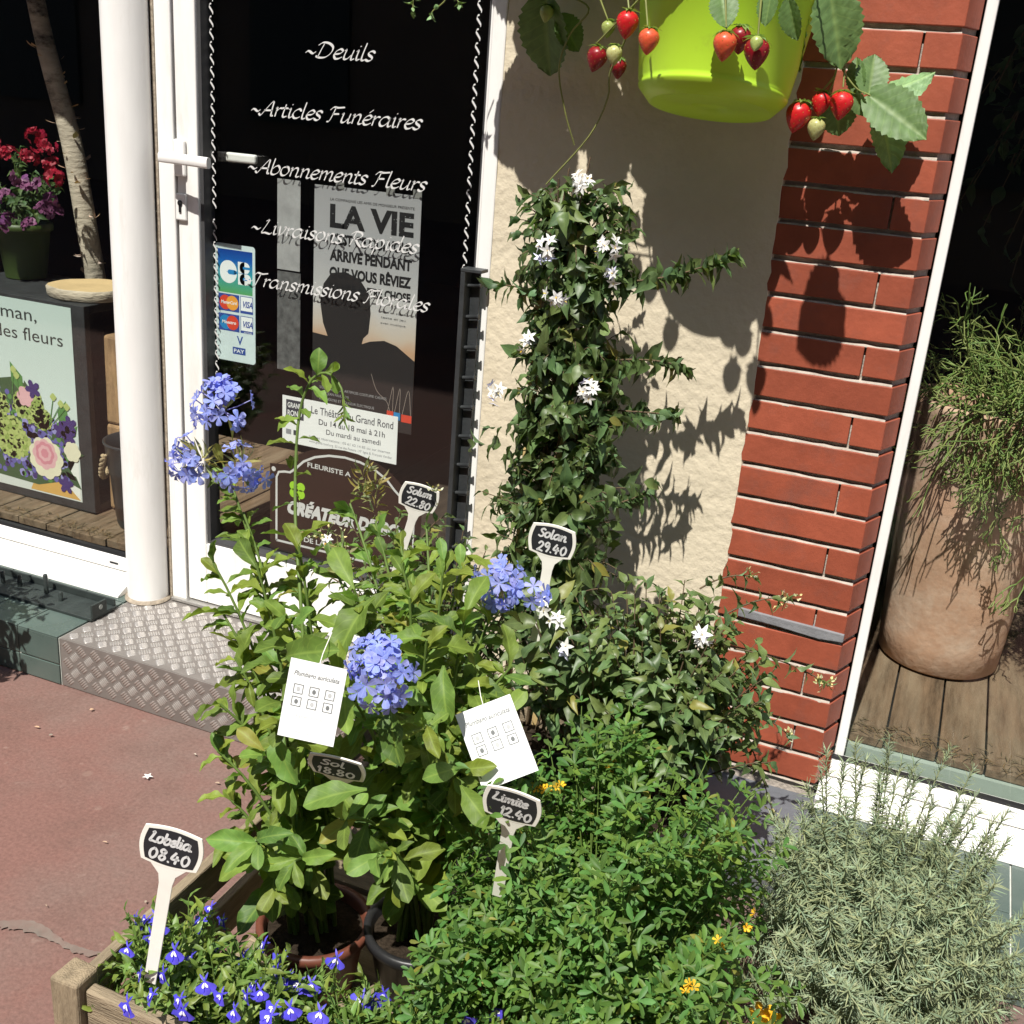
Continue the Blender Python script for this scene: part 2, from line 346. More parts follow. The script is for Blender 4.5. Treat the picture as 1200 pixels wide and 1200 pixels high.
# ------------------------------------------------------------------ lettering
_tc = {}
def text_geo(st, bold=0.):
    k = (st, bold)
    if k not in _tc:
        cu = bpy.data.curves.new('lettering', 'FONT'); cu.body = st; cu.size = 1; cu.offset = bold; cu.resolution_u = 3
        o = bpy.data.objects.new('lettering', cu); COL.objects.link(o)
        dg = bpy.context.evaluated_depsgraph_get(); me = bpy.data.meshes.new_from_object(o.evaluated_get(dg))
        V = np.array([v.co[:2] for v in me.vertices]); F = [tuple(p.vertices) for p in me.polygons]
        bpy.data.objects.remove(o); bpy.data.meshes.remove(me); bpy.data.curves.remove(cu)
        _tc[k] = (V, F)
    return _tc[k]
class Art:
    """flat print on the plane O + x*X + z*Z, layers stepped out along N"""
    def __init__(s, O, X=(1, 0, 0), Z=(0, 0, 1), N=(0, -1, 0), step=.0006):
        s.O, s.X, s.Z, s.N = (np.array(q, float) for q in (O, X, Z, N)); s.step = step; s.mb = MB(); s.mats = []
    def mi(s, mt):
        if mt not in s.mats: s.mats.append(mt)
        return s.mats.index(mt)
    def P(s, x, z, layer): return s.O+s.X*x+s.Z*z+s.N*layer*s.step
    def poly(s, pts, mt, layer=1):
        s.mb.add([s.P(x, z, layer) for x, z in pts], [tuple(range(len(pts)))], s.mi(mt)); return s
    def rect(s, x0, x1, z0, z1, mt, layer=1): return s.poly([(x0, z0), (x1, z0), (x1, z1), (x0, z1)], mt, layer)
    def ell(s, cx, cz, rx, rz, mt, layer=1, n=24): return s.poly([(cx+rx*math.cos(2*math.pi*k/n), cz+rz*math.sin(2*math.pi*k/n)) for k in range(n)], mt, layer)
    def text(s, st, x, z, h, mt, layer=2, width=None, bold=0., shear=0., align='l', rot=0.):
        V, F = text_geo(st, bold); sc = h/.72
        wd = (V[:, 0].max()-V[:, 0].min()); sx = sc if width is None else width/wd
        X = (V[:, 0]-V[:, 0].min())*sx; Z = V[:, 1]*sc
        if align == 'c': X = X-wd*sx/2
        X = X+shear*Z
        c, sn = math.cos(rot), math.sin(rot)
        X, Z = x+c*X-sn*Z, z+sn*X+c*Z
        s.mb.add([s.P(a, b, layer) for a, b in zip(X, Z)], F, s.mi(mt)); return s
    def stroke(s, pts, wd, mt, layer=2, nib=None, wmin=.22, smooth=True, closed=False):
        P = np.array(pts, float)
        if smooth and len(P) > 2: P = crom(P)
        d = np.gradient(P, axis=0); d /= (np.linalg.norm(d, axis=1, keepdims=True)+1e-9); n = np.stack([-d[:, 1], d[:, 0]], 1)
        if nib is None: ww = np.full(len(P), wd/2)
        else:
            nv = np.array([math.cos(nib), math.sin(nib)]); ww = np.maximum(np.abs(n@nv), wmin)*wd/2
        A = P+n*ww[:, None]; B = P-n*ww[:, None]
        # round-ish ends
        A = np.vstack([P[0]-d[0]*ww[0]*.5+n[0]*ww[0]*.3, A, P[-1]+d[-1]*ww[-1]*.5+n[-1]*ww[-1]*.3]); B = np.vstack([P[0]-d[0]*ww[0]*.5-n[0]*ww[0]*.3, B, P[-1]+d[-1]*ww[-1]*.5-n[-1]*ww[-1]*.3])
        k = len(A); v = [s.P(x, z, layer) for x, z in A]+[s.P(x, z, layer) for x, z in B]
        s.mb.add(v, [(i+k, i+1+k, i+1, i) for i in range(k-1)], s.mi(mt)); return s
    def script(s, st, x, z, xh, wd, mt, layer=2, shear=.22, nib=math.radians(40), width=None, wob=0., up=None):
        gl = []; cx = 0.
        for c in st:
            adv, sts = GLY[c]
            dx, dz = (random.uniform(-wob, wob), random.uniform(-wob, wob)) if wob else (0, 0)
            for q in sts: gl.append([(cx+a+shear*b+dx, b+dz) for a, b in q])
            cx += adv
        sc = xh if width is None else width/cx
        for q in gl: s.stroke([(x+a*sc, z+b*xh) for a, b in q], wd, mt, layer, nib)
        return s
    def build(s, name, parent=None): return s.mb.build(name, s.mats, parent)
GLY = {
 ' ': (.5, []), '~': (.8, [[(0, .4), (.12, .58), (.3, .55), (.45, .42), (.6, .4), (.75, .58)]]), '.': (.4, [[(.12, .0), (.2, .06)]]), ',': (.4, [[(.18, .1), (.05, -.25)]]),
 'a': (.95, [[(.75, .8), (.5, 1), (.2, .85), (.05, .45), (.15, .08), (.4, .05), (.65, .4), (.78, .95)], [(.78, .95), (.72, .3), (.8, .02), (1, .15)]]),
 'b': (.85, [[(.15, 1.75), (.1, .8), (.12, .1), (.4, .0), (.7, .3), (.75, .7), (.55, 1), (.3, .85), (.12, .55)]]),
 'c': (.7, [[(.65, .85), (.45, 1), (.15, .75), (.05, .35), (.2, .03), (.45, .03), (.65, .2)]]),
 'd': (.92, [[(.7, .85), (.45, 1), (.15, .8), (.05, .4), (.2, .05), (.45, .1), (.68, .5)], [(.78, 1.75), (.72, .8), (.7, .15), (.82, .02), (.95, .12)]]),
 'e': (.7, [[(.1, .45), (.45, .55), (.62, .8), (.45, 1), (.18, .8), (.06, .4), (.2, .03), (.45, .03), (.68, .22)]]),
 'é': (.7, [[(.1, .45), (.45, .55), (.62, .8), (.45, 1), (.18, .8), (.06, .4), (.2, .03), (.45, .03), (.68, .22)], [(.35, 1.25), (.6, 1.6)]]),
 'h': (.9, [[(.2, 1.75), (.14, .8), (.12, 0)], [(.13, .5), (.38, .92), (.6, .95), (.66, .65), (.62, .12), (.75, .02), (.9, .12)]]),
 'i': (.42, [[(.05, .85), (.18, .98), (.17, .3), (.24, .02), (.42, .12)], [(.22, 1.38), (.28, 1.44)]]),
 'l': (.42, [[(.2, 1.75), (.14, .8), (.14, .15), (.25, .02), (.4, .1)]]),
 'm': (1.25, [[(.05, .85), (.17, .97), (.15, .5), (.13, 0)], [(.15, .5), (.35, .9), (.53, .95), (.58, .6), (.54, 0)], [(.57, .5), (.78, .92), (.98, .95), (1.02, .65), (.98, .1), (1.1, .02), (1.25, .12)]]),
 'n': (.9, [[(.05, .85), (.17, .97), (.15, .5), (.13, 0)], [(.15, .5), (.38, .92), (.6, .95), (.66, .65), (.62, .12), (.75, .02), (.9, .12)]]),
 'o': (.78, [[(.45, 1), (.15, .85), (.05, .4), (.2, .03), (.5, .08), (.7, .5), (.6, .92), (.42, 1)]]),
 'p': (.88, [[(.05, .85), (.18, .97), (.14, .2), (.08, -.7)], [(.15, .5), (.35, .9), (.6, .98), (.75, .7), (.68, .25), (.42, .02), (.15, .15)]]),
 'r': (.6, [[(.05, .85), (.17, .97), (.15, .5), (.13, 0)], [(.15, .5), (.35, .88), (.58, .92)]]),
 's': (.6, [[(.55, .88), (.35, 1), (.13, .85), (.18, .6), (.42, .4), (.45, .15), (.25, 0), (.03, .1)]]),
 't': (.5, [[(.22, 1.35), (.15, .5), (.17, .1), (.3, .02), (.48, .12)], [(.0, .95), (.45, .98)]]),
 'u': (.88, [[(.05, .85), (.17, .97), (.13, .3), (.2, .03), (.42, .1), (.66, .55)], [(.72, .98), (.66, .3), (.72, .02), (.9, .12)]]),
 'v': (.72, [[(.02, .88), (.15, .97), (.22, .4), (.28, .0), (.55, .45), (.65, .95), (.55, 1)]]),
 'A': (1.15, [[(-.1, .12), (.1, .03), (.4, .7), (.85, 1.58), (.9, .8), (.93, .1), (1.08, .05)], [(.3, .55), (.92, .6)]]),
 'D': (1.3, [[(.4, 1.42), (.28, .7), (.2, .05)], [(0, 1.25), (.3, 1.55), (.75, 1.5), (1.1, 1.15), (1.1, .6), (.8, .12), (.4, 0), (.05, .1)]]),
 'F': (1.0, [[(.42, 1.5), (.3, .6), (.18, .05), (0, -.05)], [(.02, 1.2), (.25, 1.52), (.6, 1.5), (1.08, 1.6)], [(.3, .8), (.78, .86)]]),
 'L': (1.0, [[(.28, 1.42), (.5, 1.58), (.36, .9), (.15, .08), (.45, .08), (.85, .0), (1, .18)]]),
 'R': (1.05, [[(.34, 1.45), (.24, .7), (.14, 0)], [(0, 1.2), (.3, 1.55), (.75, 1.5), (.88, 1.15), (.6, .8), (.25, .75)], [(.45, .75), (.7, .3), (1.0, -.05), (1.1, 0)]]),
 'S': (.9, [[(.75, 1.35), (.5, 1.55), (.2, 1.3), (.3, .95), (.6, .65), (.6, .2), (.3, .0), (.0, .2)]]),
 'T': (1.0, [[(.58, 1.5), (.44, .7), (.32, .02)], [(0, 1.2), (.25, 1.55), (.7, 1.48), (1.18, 1.62)]]),
 '0': (1.0, [[(.5, 1.3), (.15, .95), (.12, .4), (.4, .0), (.75, .3), (.8, .9), (.5, 1.3)]]),
 '1': (.6, [[(.15, 1.0), (.38, 1.4), (.3, .0)]]),
 '2': (1.0, [[(.1, 1.05), (.4, 1.4), (.75, 1.1), (.5, .55), (.05, .05), (.4, .12), (.85, .0)]]),
 '4': (1.0, [[(.4, 1.4), (.05, .55), (.85, .6)], [(.62, 1.0), (.52, .0)]]),
 '8': (1.0, [[(.7, 1.2), (.4, 1.4), (.2, 1.1), (.5, .75), (.75, .35), (.45, .0), (.15, .3), (.45, .72), (.72, 1.1), (.6, 1.32)]]),
 '9': (1.0, [[(.75, 1.2), (.4, 1.4), (.15, 1.0), (.4, .7), (.72, 1.05), (.7, .5), (.5, .0)]]),
}
GLY['ñ'] = GLY['n']

# ------------------------------------------------------------------ shared materials
M_white = pmat('white_paint', (.81, .80, .775), .38, .05, 6, dirt=(.52, .48, .41), dscale=5, dlo=.54, dhi=.95, stretch=(3, 3, .5), rvar=.1, bump=.05, bscale=30)
M_black = flat('black_rubber', (.012, .012, .013), .5)
M_blackm = pmat('black_metal', (.03, .033, .035), .45, .25, 30, bump=.15, bscale=200)
M_glass = glassmat('window_glass', (.965, .98, .97))
M_stucco = pmat('cream_stucco', (.62, .545, .41), .9, .06, 5, bump=.55, bscale=55, dirt=(.54, .465, .335), dscale=3, dlo=.5, dhi=.8, spec=.2)
M_brick = pmat('red_brick', (.298, .072, .038), .55, .18, 14, isl=.12, bump=.10, bscale=120, dirt=(.20, .075, .055), dscale=6, dlo=.52, dhi=.78, spec=.35)
M_mortar = pmat('mortar', (.40, .35, .30), .95, .2, 40, bump=.5, bscale=150, spec=.1)
M_tile = pmat('green_tile', (.080, .112, .100), .28, .12, 7, rvar=.1, dirt=(.115, .14, .125), dscale=6, dlo=.45, dhi=.8)
M_grout = pmat('grout', (.5, .52, .47), .9, .15, 50)
M_grey = pmat('grey_paint', (.115, .12, .135), .7, .14, 9, bump=.25, bscale=80)
M_plank = pmat('weathered_planks', (.16, .105, .066), .8, .5, 6, bump=.5, bscale=60, stretch=(9, 1, 9), dirt=(.27, .20, .135), dscale=2, dlo=.45, dhi=.7, spec=.2)
M_wood = pmat('grey_weathered_wood', (.27, .215, .145), .85, .35, 7, bump=.6, bscale=50, stretch=(9, 1.2, 9), dirt=(.14, .11, .075), dscale=2.4, dlo=.48, dhi=.75, spec=.15)
M_woodv = pmat('post_wood', (.28, .22, .145), .85, .35, 7, bump=.6, bscale=50, stretch=(9, 9, 1.2), dirt=(.13, .10, .07), dscale=2.4, dlo=.48, dhi=.75, spec=.15)
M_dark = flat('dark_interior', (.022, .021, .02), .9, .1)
M_soil = pmat('soil', (.03, .022, .015), .95, .5, 90, bump=1., bscale=160, spec=.1)
M_blackpot = flat('black_plastic', (.018, .018, .019), .38)
M_brownpot = pmat('brown_pot_plastic', (.13, .042, .024), .5, .15, 20)
M_terra = pmat('terracotta', (.57, .345, .235), .85, .16, 6, bump=.3, bscale=60, dirt=(.72, .58, .47), dscale=4, dlo=.46, dhi=.72, spec=.15)
M_lime = pmat('lime_plastic', (.50, .80, .045), .38, .03, 8, dirt=(.30, .38, .07), dscale=7, dlo=.56, dhi=.85, rvar=.1)
M_gsign = flat('slate_panel', (.022, .024, .027), .6)
M_ink = flat('white_ink', (.60, .60, .59), .6)
M_tagw = pmat('tag_plastic', (.78, .76, .69), .45, .06, 20)
M_paper = pmat('white_paper', (.78, .79, .78), .7, .03, 10)
G_stem = pmat('green_stem', (.10, .16, .03), .6, .2, 30)
B_stem = pmat('woody_stem', (.11, .075, .04), .8, .3, 40)

# ================================================================== SETTING
# pavement: red-brown painted concrete, worn grey
def pavement_mat():
    mt, nt, b = _mat('pavement_concrete'); N = nt.nodes; L = nt.links
    tc = N.new('ShaderNodeTexCoord'); src = tc.outputs['Object']
    def noise(sc, det=8, ro=.65):
        n = N.new('ShaderNodeTexNoise'); n.inputs['Scale'].default_value = sc; n.inputs['Detail'].default_value = det; n.inputs['Roughness'].default_value = ro
        L.new(src, n.inputs['Vector']); return n.outputs[0]
    def rng(v, a, b_, c=0, d=1):
        r = N.new('ShaderNodeMapRange'); r.inputs[1].default_value = a; r.inputs[2].default_value = b_; r.inputs[3].default_value = c; r.inputs[4].default_value = d
        L.new(v, r.inputs[0]); return r.outputs[0]
    def mix(f, a, c, mode='MIX'):
        x = N.new('ShaderNodeMix'); x.data_type = 'RGBA'; x.blend_type = mode
        if isinstance(f, float): x.inputs[0].default_value = f
        else: L.new(f, x.inputs[0])
        for k, q in ((6, a), (7, c)):
            if isinstance(q, tuple): x.inputs[k].default_value = (*q, 1)
            else: L.new(q, x.inputs[k])
        return x.outputs[2]
    c = mix(rng(noise(1.7), .42, .66), (.185, .098, .082), (.170, .122, .105))
    c = mix(rng(noise(5.5), .5, .75), c, (.142, .082, .068))
    c = mix(rng(noise(160, 3), .25, .8, .78, 1.22), c, c, 'MIX') if False else c
    c = mix(rng(noise(.9, 9, .7), .52, .72), c, (.105, .072, .062))
    c = mix(rng(noise(26, 5, .6), .62, .74, 0, .55), c, (.26, .185, .155))
    g = N.new('ShaderNodeMix'); g.data_type = 'RGBA'; g.blend_type = 'MULTIPLY'; g.inputs[0].default_value = 1
    L.new(c, g.inputs[6]); L.new(rng(noise(140, 4), .3, .7, .8, 1.2), g.inputs[7]); c = g.outputs[2]
    vo = N.new('ShaderNodeTexVoronoi'); vo.inputs['Scale'].default_value = 13; L.new(src, vo.inputs['Vector'])
    spot = rng(vo.outputs['Distance'], .10, .17, 1, 0)
    gate = rng(noise(2.1, 2), .58, .63)
    mu = N.new('ShaderNodeMath'); mu.operation = 'MULTIPLY'; L.new(spot, mu.inputs[0]); L.new(gate, mu.inputs[1])
    m5 = N.new('ShaderNodeMath'); m5.operation = 'MULTIPLY'; L.new(mu.outputs[0], m5.inputs[0]); m5.inputs[1].default_value = .55
    c = mix(m5.outputs[0], c, (.27, .19, .155))
    L.new(c, b.inputs['Base Color']); b.inputs['Roughness'].default_value = .85; b.inputs['Specular IOR Level'].default_value = .25
    bp = N.new('ShaderNodeBump'); bp.inputs['Strength'].default_value = .35; bp.inputs['Distance'].default_value = .004
    L.new(noise(110, 6), bp.inputs['Height']); L.new(bp.outputs[0], b.inputs['Normal'])
    return mt
mb = MB()
mb.add([(-40, -40, 0), (40, -40, 0), (40, 5, 0), (-40, 5, 0)], [(0, 1, 2, 3)])
structure(mb.build('pavement', pavement_mat()))
# greenish cement streak on the pavement
mb = MB(); pts = []
for i, t in enumerate(np.linspace(0, 1, 60)):
    p = atz(-60+180*t, 1066+50*t+6*math.sin(t*9), .004); wd = .013+.010*abs(math.sin(t*7.3+1))+RNG.normal(0, .0022)
    pts.append((p, wd*(1-.75*t)))
up = [(p[0], p[1]+w_, .004) for p, w_ in pts]; dn = [(p[0], p[1]-w_*.8+RNG.normal(0, .002), .004) for p, w_ in pts]
mb.add(up+dn, [(i+60, i+61, i+1, i) for i in range(59)])
structure(mb.build('pavement_patch', pmat('green_cement', (.175, .145, .122), .9, .25, 30, dirt=(.175, .112, .094), dscale=16, dlo=.38, dhi=.6)))
# litter: flakes on the pavement
lv = Leaves(); q = [(170, 1058), (252, 917), (120, 986), (55, 1062), (230, 885), (105, 832), (62, 861), (40, 851)]
for x, y in q:
    p = atz(x, y, .007); a = random.uniform(0, 6.28); lv.add(T_OBOV, p, (math.cos(a), math.sin(a), .05), (.1, .0, 1), random.uniform(.006, .013), random.uniform(.6, 1.6))
o = lv.build('petal_litter', leafmat('dry_petals', (.36, .29, .22), .8, .1, .3, 0)); o['kind'] = 'stuff'; o['label'] = 'dry petals and flakes scattered over the red pavement'

# facade wall (cream rendered panel, with the header above door and windows)
t = thing('rendered_wall', 'cream rendered house wall between the white door and the brick pier', 'wall', (-.6, .1, 0))
mb = MB(); zs = np.linspace(.0, 1.986, 100)
xl = -.887; xr = [-.344+.0015*math.sin(z*9)+RNG.normal(0, .0022) for z in zs]
v = []; f = []
cols = [0, .2, .4, .6, .8, .93, 1.0]
for z, xe in zip(zs, xr):
    for k, c in enumerate(cols):
        y = -.003+RNG.normal(0, .0009) if k < 6 else .002
        v.append((xl+(xe-xl)*c, y, z))
n = len(cols)
f = [(i*n+k, i*n+k+1, (i+1)*n+k+1, (i+1)*n+k) for i in range(len(zs)-1) for k in range(n-1)]
mb.add(v, f, 0, True)
mb.add([(xl, -.003, 0), (xl, .2, 0), (xl, .2, 1.986), (xl, -.003, 1.986)], [(3, 2, 1, 0)])
mb.add([(e, .002, z) for e, z in zip(xr, zs)]+[(e+.004, .02, z) for e, z in zip(xr, zs)], [(i, i+100, i+101, i+1) for i in range(99)], 0)
mb.box(xl, -.378, .03, .2, 0, 1.986)
mb.build('wall_panel', M_stucco, t)
mb = MB(); mb.box(-6, 4, .004, .22, 1.99, 6); mb.build('wall_header', M_stucco, t)
mb = MB(); mb.box(-6, -3.35, .0, .2, 0, 1.9856); mb.box(1.6, 4, .0, .2, 0, 1.9856); mb.build('wall_side', M_stucco, t)

# brick pier
t = thing('brick_pier', 'red brick pier with pale raked mortar beside the right shop window', 'pier', (-.22, .1, 0))
mb = MB(); PITCHB = .0642; zj = 1.515+PITCHB*17   # top joint
X0, X1 = -.345, -.100
def splay(mb, x0, x1, y0, y1, z0, z1, k=.37):
    v = [(x0, y0, z0), (x1, y0, z0), (x1+k*(y1-y0), y1, z0), (x0, y1, z0), (x0, y0, z1), (x1, y0, z1), (x1+k*(y1-y0), y1, z1), (x0, y1, z1)]
    mb.add(v, [(3, 2, 1, 0), (4, 5, 6, 7), (0, 1, 5, 4), (1, 2, 6, 5), (2, 3, 7, 6), (3, 0, 4, 7)])
z = zj; i = 0; k = 0
zt = 1.515
# joints from measured list downwards
k0 = 17
for k in range(-7, 24):
    ztop = 1.515-PITCHB*k-.0055; zbot = ztop-(PITCHB-.0105)
    if zbot < .07: break
    jx = lambda: random.uniform(-.0008, .0008)
    kk = k % 2
    dy = random.uniform(-.001, .0012); dl = random.uniform(-.003, .003)
    if kk == 0:
        mb.box(X0-.03+dl, -.160, .003+dy, .10, zbot+jx(), ztop+jx()); splay(mb, -.1565, X1, .003+dy+random.uniform(-.0005, .0005), .06, zbot+jx(), ztop+jx())
    else: splay(mb, X0-.03+dl, X1, .003+dy, .06, zbot+jx(), ztop+jx())
mb.build('bricks', M_brick, t, .0016)
mb = MB(); splay(mb, X0-.013, X1-.004, .0145, .07, .0, 1.985); mb.box(X0-.013, X1-.01, .0705, .24, 0, 1.985); mb.build('mortar_core', M_mortar, t)
# pale pointing lips: each lies on the lower brick
mb = MB()
for k in range(-7, 24):
    zz = 1.515-PITCHB*k
    if zz < .08: break
    n = 14; xs = np.linspace(X0-.012, X1-.002, n); yy = [.0050+random.uniform(-.0018, .0018) for _ in xs]; hh = [zz-.0046+.0026*random.random() for _ in xs]
    v = [(x, y, zz-.0065) for x, y in zip(xs, yy)]+[(x, y+.001, h) for x, y, h in zip(xs, yy, hh)]+[(x, .0146, h+.001) for x, h in zip(xs, hh)]
    mb.add(v, [(a, a+1, a+1+n, a+n) for a in range(n-1)]+[(a+n, a+1+n, a+1+2*n, a+2*n) for a in range(n-1)], 0, True)
mb.build('pointing', M_mortar, t)
mb = MB(); q = [(X0+.04, .452), (X0+.11, .449), (X0+.19, .447), (X1+.001, .445), (X1+.001, .428), (X0+.2, .424), (X0+.12, .43), (X0+.04, .433)]
mb.prism([(a, b) for a, b in reversed(q)], -.002, .02); mb.build('grey_cement_patch', pmat('grey_cement', (.2, .2, .21), .8, .15, 20, bump=.3), t, .002)
mb = MB(); mb.box(-.36, -.088, -.275, .1, 0, .068); mb.build('painted_base', M_grey, t, .006)

# plinths
def tiles(mb, x0, x1, y0, ztop, n, mi=0):
    pass
t = thing('tiled_plinth', 'green tiled plinth under the left shop window', 'plinth', (-2.3, -.1, 0))
mb = MB(); mb.box(-3.3, -1.775, -.298, .05, 0, .121); mb.build('grout_bed', M_grout, t)
mb = MB(); x = -1.777; tw = .118
while x > -3.2:
    mb.box(x-tw, x, -.3015, -.18, .1235, .1262) if False else None
    for (za, zb) in ((.003, .052), (.056, .1225)):
        mb.box(x-tw, x, -.3025, -.297, za, zb)
    mb.box(x-tw, x, -.3025, -.2, .1227, .1262); mb.box(x-tw, x, -.197, -.085, .12, .1262); mb.box(x-tw, x, -.082, .03, .12, .1262)
    x -= tw+.003
mb.build('tiles', M_tile, t, .0012)
t = thing('tiled_plinth', 'low green tiled plinth under the right window, behind the grey-green bush', 'plinth', (.6, -.1, 0))
mb = MB(); mb.box(-.086, 1.6, -.326, .05, 0, .078); mb.build('grout_bed', M_grout, t)
mb = MB(); x = -.085
while x < 1.5:
    for (za, zb) in ((.002, .036), (.039, .0795)): mb.box(x, x+tw, -.3305, -.325, za, zb)
    mb.box(x, x+tw, -.3305, -.2, .0797, .0832); mb.box(x, x+tw, -.197, .02, .077, .0832); x += tw+.003
mb.build('tiles', M_tile, t, .0012)

# interior of the shop
mb = MB()
def inbox(mb, x0, x1, y0, y1, z0, z1):
    v = [(x0, y0, z0), (x1, y0, z0), (x1, y1, z0), (x0, y1, z0), (x0, y0, z1), (x1, y0, z1), (x1, y1, z1), (x0, y1, z1)]
    mb.add(v, [(0, 1, 2, 3), (7, 6, 5, 4), (2, 6, 7, 3), (1, 5, 6, 2), (3, 7, 4, 0)])
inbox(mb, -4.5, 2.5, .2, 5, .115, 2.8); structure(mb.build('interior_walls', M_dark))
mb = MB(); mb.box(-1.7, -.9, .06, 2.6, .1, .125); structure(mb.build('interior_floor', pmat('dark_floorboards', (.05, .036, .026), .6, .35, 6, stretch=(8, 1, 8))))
for nm, xa, xb, ya, yb, zt, lab in (('display_platform', -3.3, -1.72, .065, 1.0, .20, 'weathered plank display platform inside the left shop window'), ('display_platform', -.085, 1.55, .115, 1.2, .18, 'brown plank display platform under the terracotta planter')):
    t = thing(nm, lab, 'platform', ((xa+xb)/2, .4, .1))
    mb = MB(); x = xa+.01
    while x < xb-.03:
        wd = min(random.uniform(.085, .12), xb-x); mb.box(x, x+wd-.004, ya+random.uniform(0, .008), yb, zt-.02, zt+random.uniform(-.002, .002)); x += wd
    mb.build('planks', M_plank, t, .002)
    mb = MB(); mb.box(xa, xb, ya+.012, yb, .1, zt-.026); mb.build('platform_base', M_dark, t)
    if xb > 0: mb = MB(); mb.box(xa, xb, ya-.006, ya+.0115, .1, zt-.022); mb.build('front_board', pmat('pale_board', (.33, .39, .34), .6, .1, 9), t)
    lv = Leaves(); n = 900
    px_ = RNG.uniform(xa, xb, n); py_ = ya+.012+np.abs(RNG.normal(0, .03, n)); a = RNG.uniform(0, 6.28, n)
    lv.add(T_NEED, np.stack([px_, py_, np.full(n, zt+.003)], 1), np.stack([np.cos(a), np.sin(a), RNG.uniform(0, .4, n)], 1), (0, 0, 1), RNG.uniform(.01, .03, n), .8)
    o = lv.build('coir_edge', leafmat('coir', (.14, .10, .05), .9, .1, .4, 0), t); o['kind'] = 'stuff'

# opposite house, seen only in the glass
t = thing('opposite_house', 'plain house front across the street', 'house', (0, -9.5, 0))
mb = MB(); mb.box(-14, 14, -10.5, -9.5, 0, 11); mb.build('wall', pmat('opposite_render', (.2, .15, .12), .9, .1, 2), t)
for i in range(7):
    for j in range(3): mb = MB(); mb.box(-12+i*3.8, -10.7+i*3.8, -9.52, -9.44, .9+j*3.3, 2.9+j*3.3); mb.build('shutter', flat('dark_shutters', (.05, .06, .06)) if 'dark_shutters' not in MATS else MATS['dark_shutters'], t)

# left shop window
t = thing('shop_window', 'left shop window with broad white frame and flower display behind it', 'window', (-2.3, 0, .12))
mb = MB(); mb.extrude_x([(.03, .2), (-.004, .2), (-.004, .165), (.03, .165)][::-1], -3.3, -1.805); mb.build('frame_rail', M_white, t, .002)
mb = MB(); mb.extrude_x([(.028, .1615), (-.012, .1615), (-.072, .133), (-.074, .1266), (.028, .1266)], -3.3, -1.802); mb.build('sill', M_white, t, .0015)
mb = MB(); mb.extrude_x([(.016, .2005), (.002, .2005), (.004, .2085), (.016, .2085)], -3.3, -1.81); mb.build('gasket', M_black, t)
mb = MB(); mb.box(-1.884, -1.858, -.0055, .0, .1795, .1835); mb.build('drain_slot', M_black, t)
mb = MB(); mb.box(-1.808, -1.775, -.003, .05, .17, 1.985); mb.build('frame_stile', M_white, t, .002)
mb = MB(); mb.box(-3.3, -1.8, .017, .023, .205, 1.985); mb.build('pane', M_glass, t)

# right shop window
t = thing('shop_window', 'right shop window with thin white frame and terracotta planter behind', 'window', (.7, .04, .08))
mb = MB(); mb.extrude_x([(.075, .148), (.04, .148), (.04, .112), (.075, .112)][::-1], -.079, 1.6); mb.build('frame_rail', M_white, t, .002)
mb = MB(); mb.extrude_x([(.075, .1085), (.034, .1085), (-.045, .09), (-.047, .0836), (.075, .0836)], -.0925, 1.6); mb.build('sill', M_white, t, .0015)
mb = MB(); mb.extrude_x([(.062, .1485), (.048, .1485), (.05, .1535), (.062, .1535)], -.08, 1.6); mb.build('gasket', M_black, t)
mb = MB(); mb.box(-.0765, -.058, .0605, .1, .149, 1.985); mb.build('frame_stile', M_white, t, .003)
mb = MB(); mb.box(-.0578, 1.6, .064, .070, .152, 1.985); mb.build('pane', M_glass, t)

# white round post
t = thing('round_post', 'round white post between the left window and the door', 'post', (-1.75, -.02, .125))
mb = MB(); mb.lathe([(.0495, .129), (.0495, 1.4), (.0495, 1.985)], (-1.75, -.022, 0), 48); mb.build('shaft', M_white, t)
mb = MB(); mb.lathe([(.057, .1265), (.055, .131), (.0495, .134)], (-1.75, -.022, 0), 32); mb.build('base_seal', pmat('old_sealant', (.3, .25, .19), .8, .3, 60, bump=.6), t)
mb = MB(); mb.box(-1.702, -1.694, -.0, .05, .129, 1.985); mb.build('sealant_strip', pmat('old_sealant', (.3, .25, .19)), t)

# ---------------------------------------------------------------- door
t = thing('shop_door', 'white framed glass shop door with white script lettering and lever handle', 'door', (-1.28, .02, .13)); DOOR = t
mb = MB(); mb.box(-1.6935, -1.6515, .0, .07, .1265, 1.985); mb.box(-.917, -.8885, -.002, .07, .127, 1.985); mb.build('door_frame', M_white, t, .003)
mb = MB(); mb.box(-1.646, -1.592, .004, .06, .137, 1.982); mb.box(-.9245, -.9195, .006, .06, .137, 1.982); mb.box(-1.5918, -.9247, .0045, .06, .137, .293); mb.build('leaf_frame', M_white, t, .003)
mb = MB(); mb.box(-1.5918, -1.583, .012, .05, .2935, 1.982); mb.box(-1.5825, -.9252, .012, .05, .2935, .3015); mb.box(-.930, -.9253, .012, .05, .302, 1.982); mb.build('gasket', pmat('grey_rubber', (.05, .05, .052), .5), t)
mb = MB(); mb.box(-1.5829, -.9305, .037, .043, .302, 1.982); mb.build('pane', M_glass, t)
mb = MB(); mb.box(-1.651, -1.6465, .03, .06, .137, 1.982); mb.build('seam_seal', M_black, t)
mb = MB(); mb.box(-1.69, -.92, -.012, .05, .1266, .1345); mb.build('threshold', pmat('alu_threshold', (.45, .44, .42), .4, .1, 20, metal=.8), t, .002)
h = MB(); hc = -1.634
h.box(hc-.015, hc+.015, -.006, .004, 1.148, 1.225); hp = h.build('handle_plate', M_white, t, .006, 3)
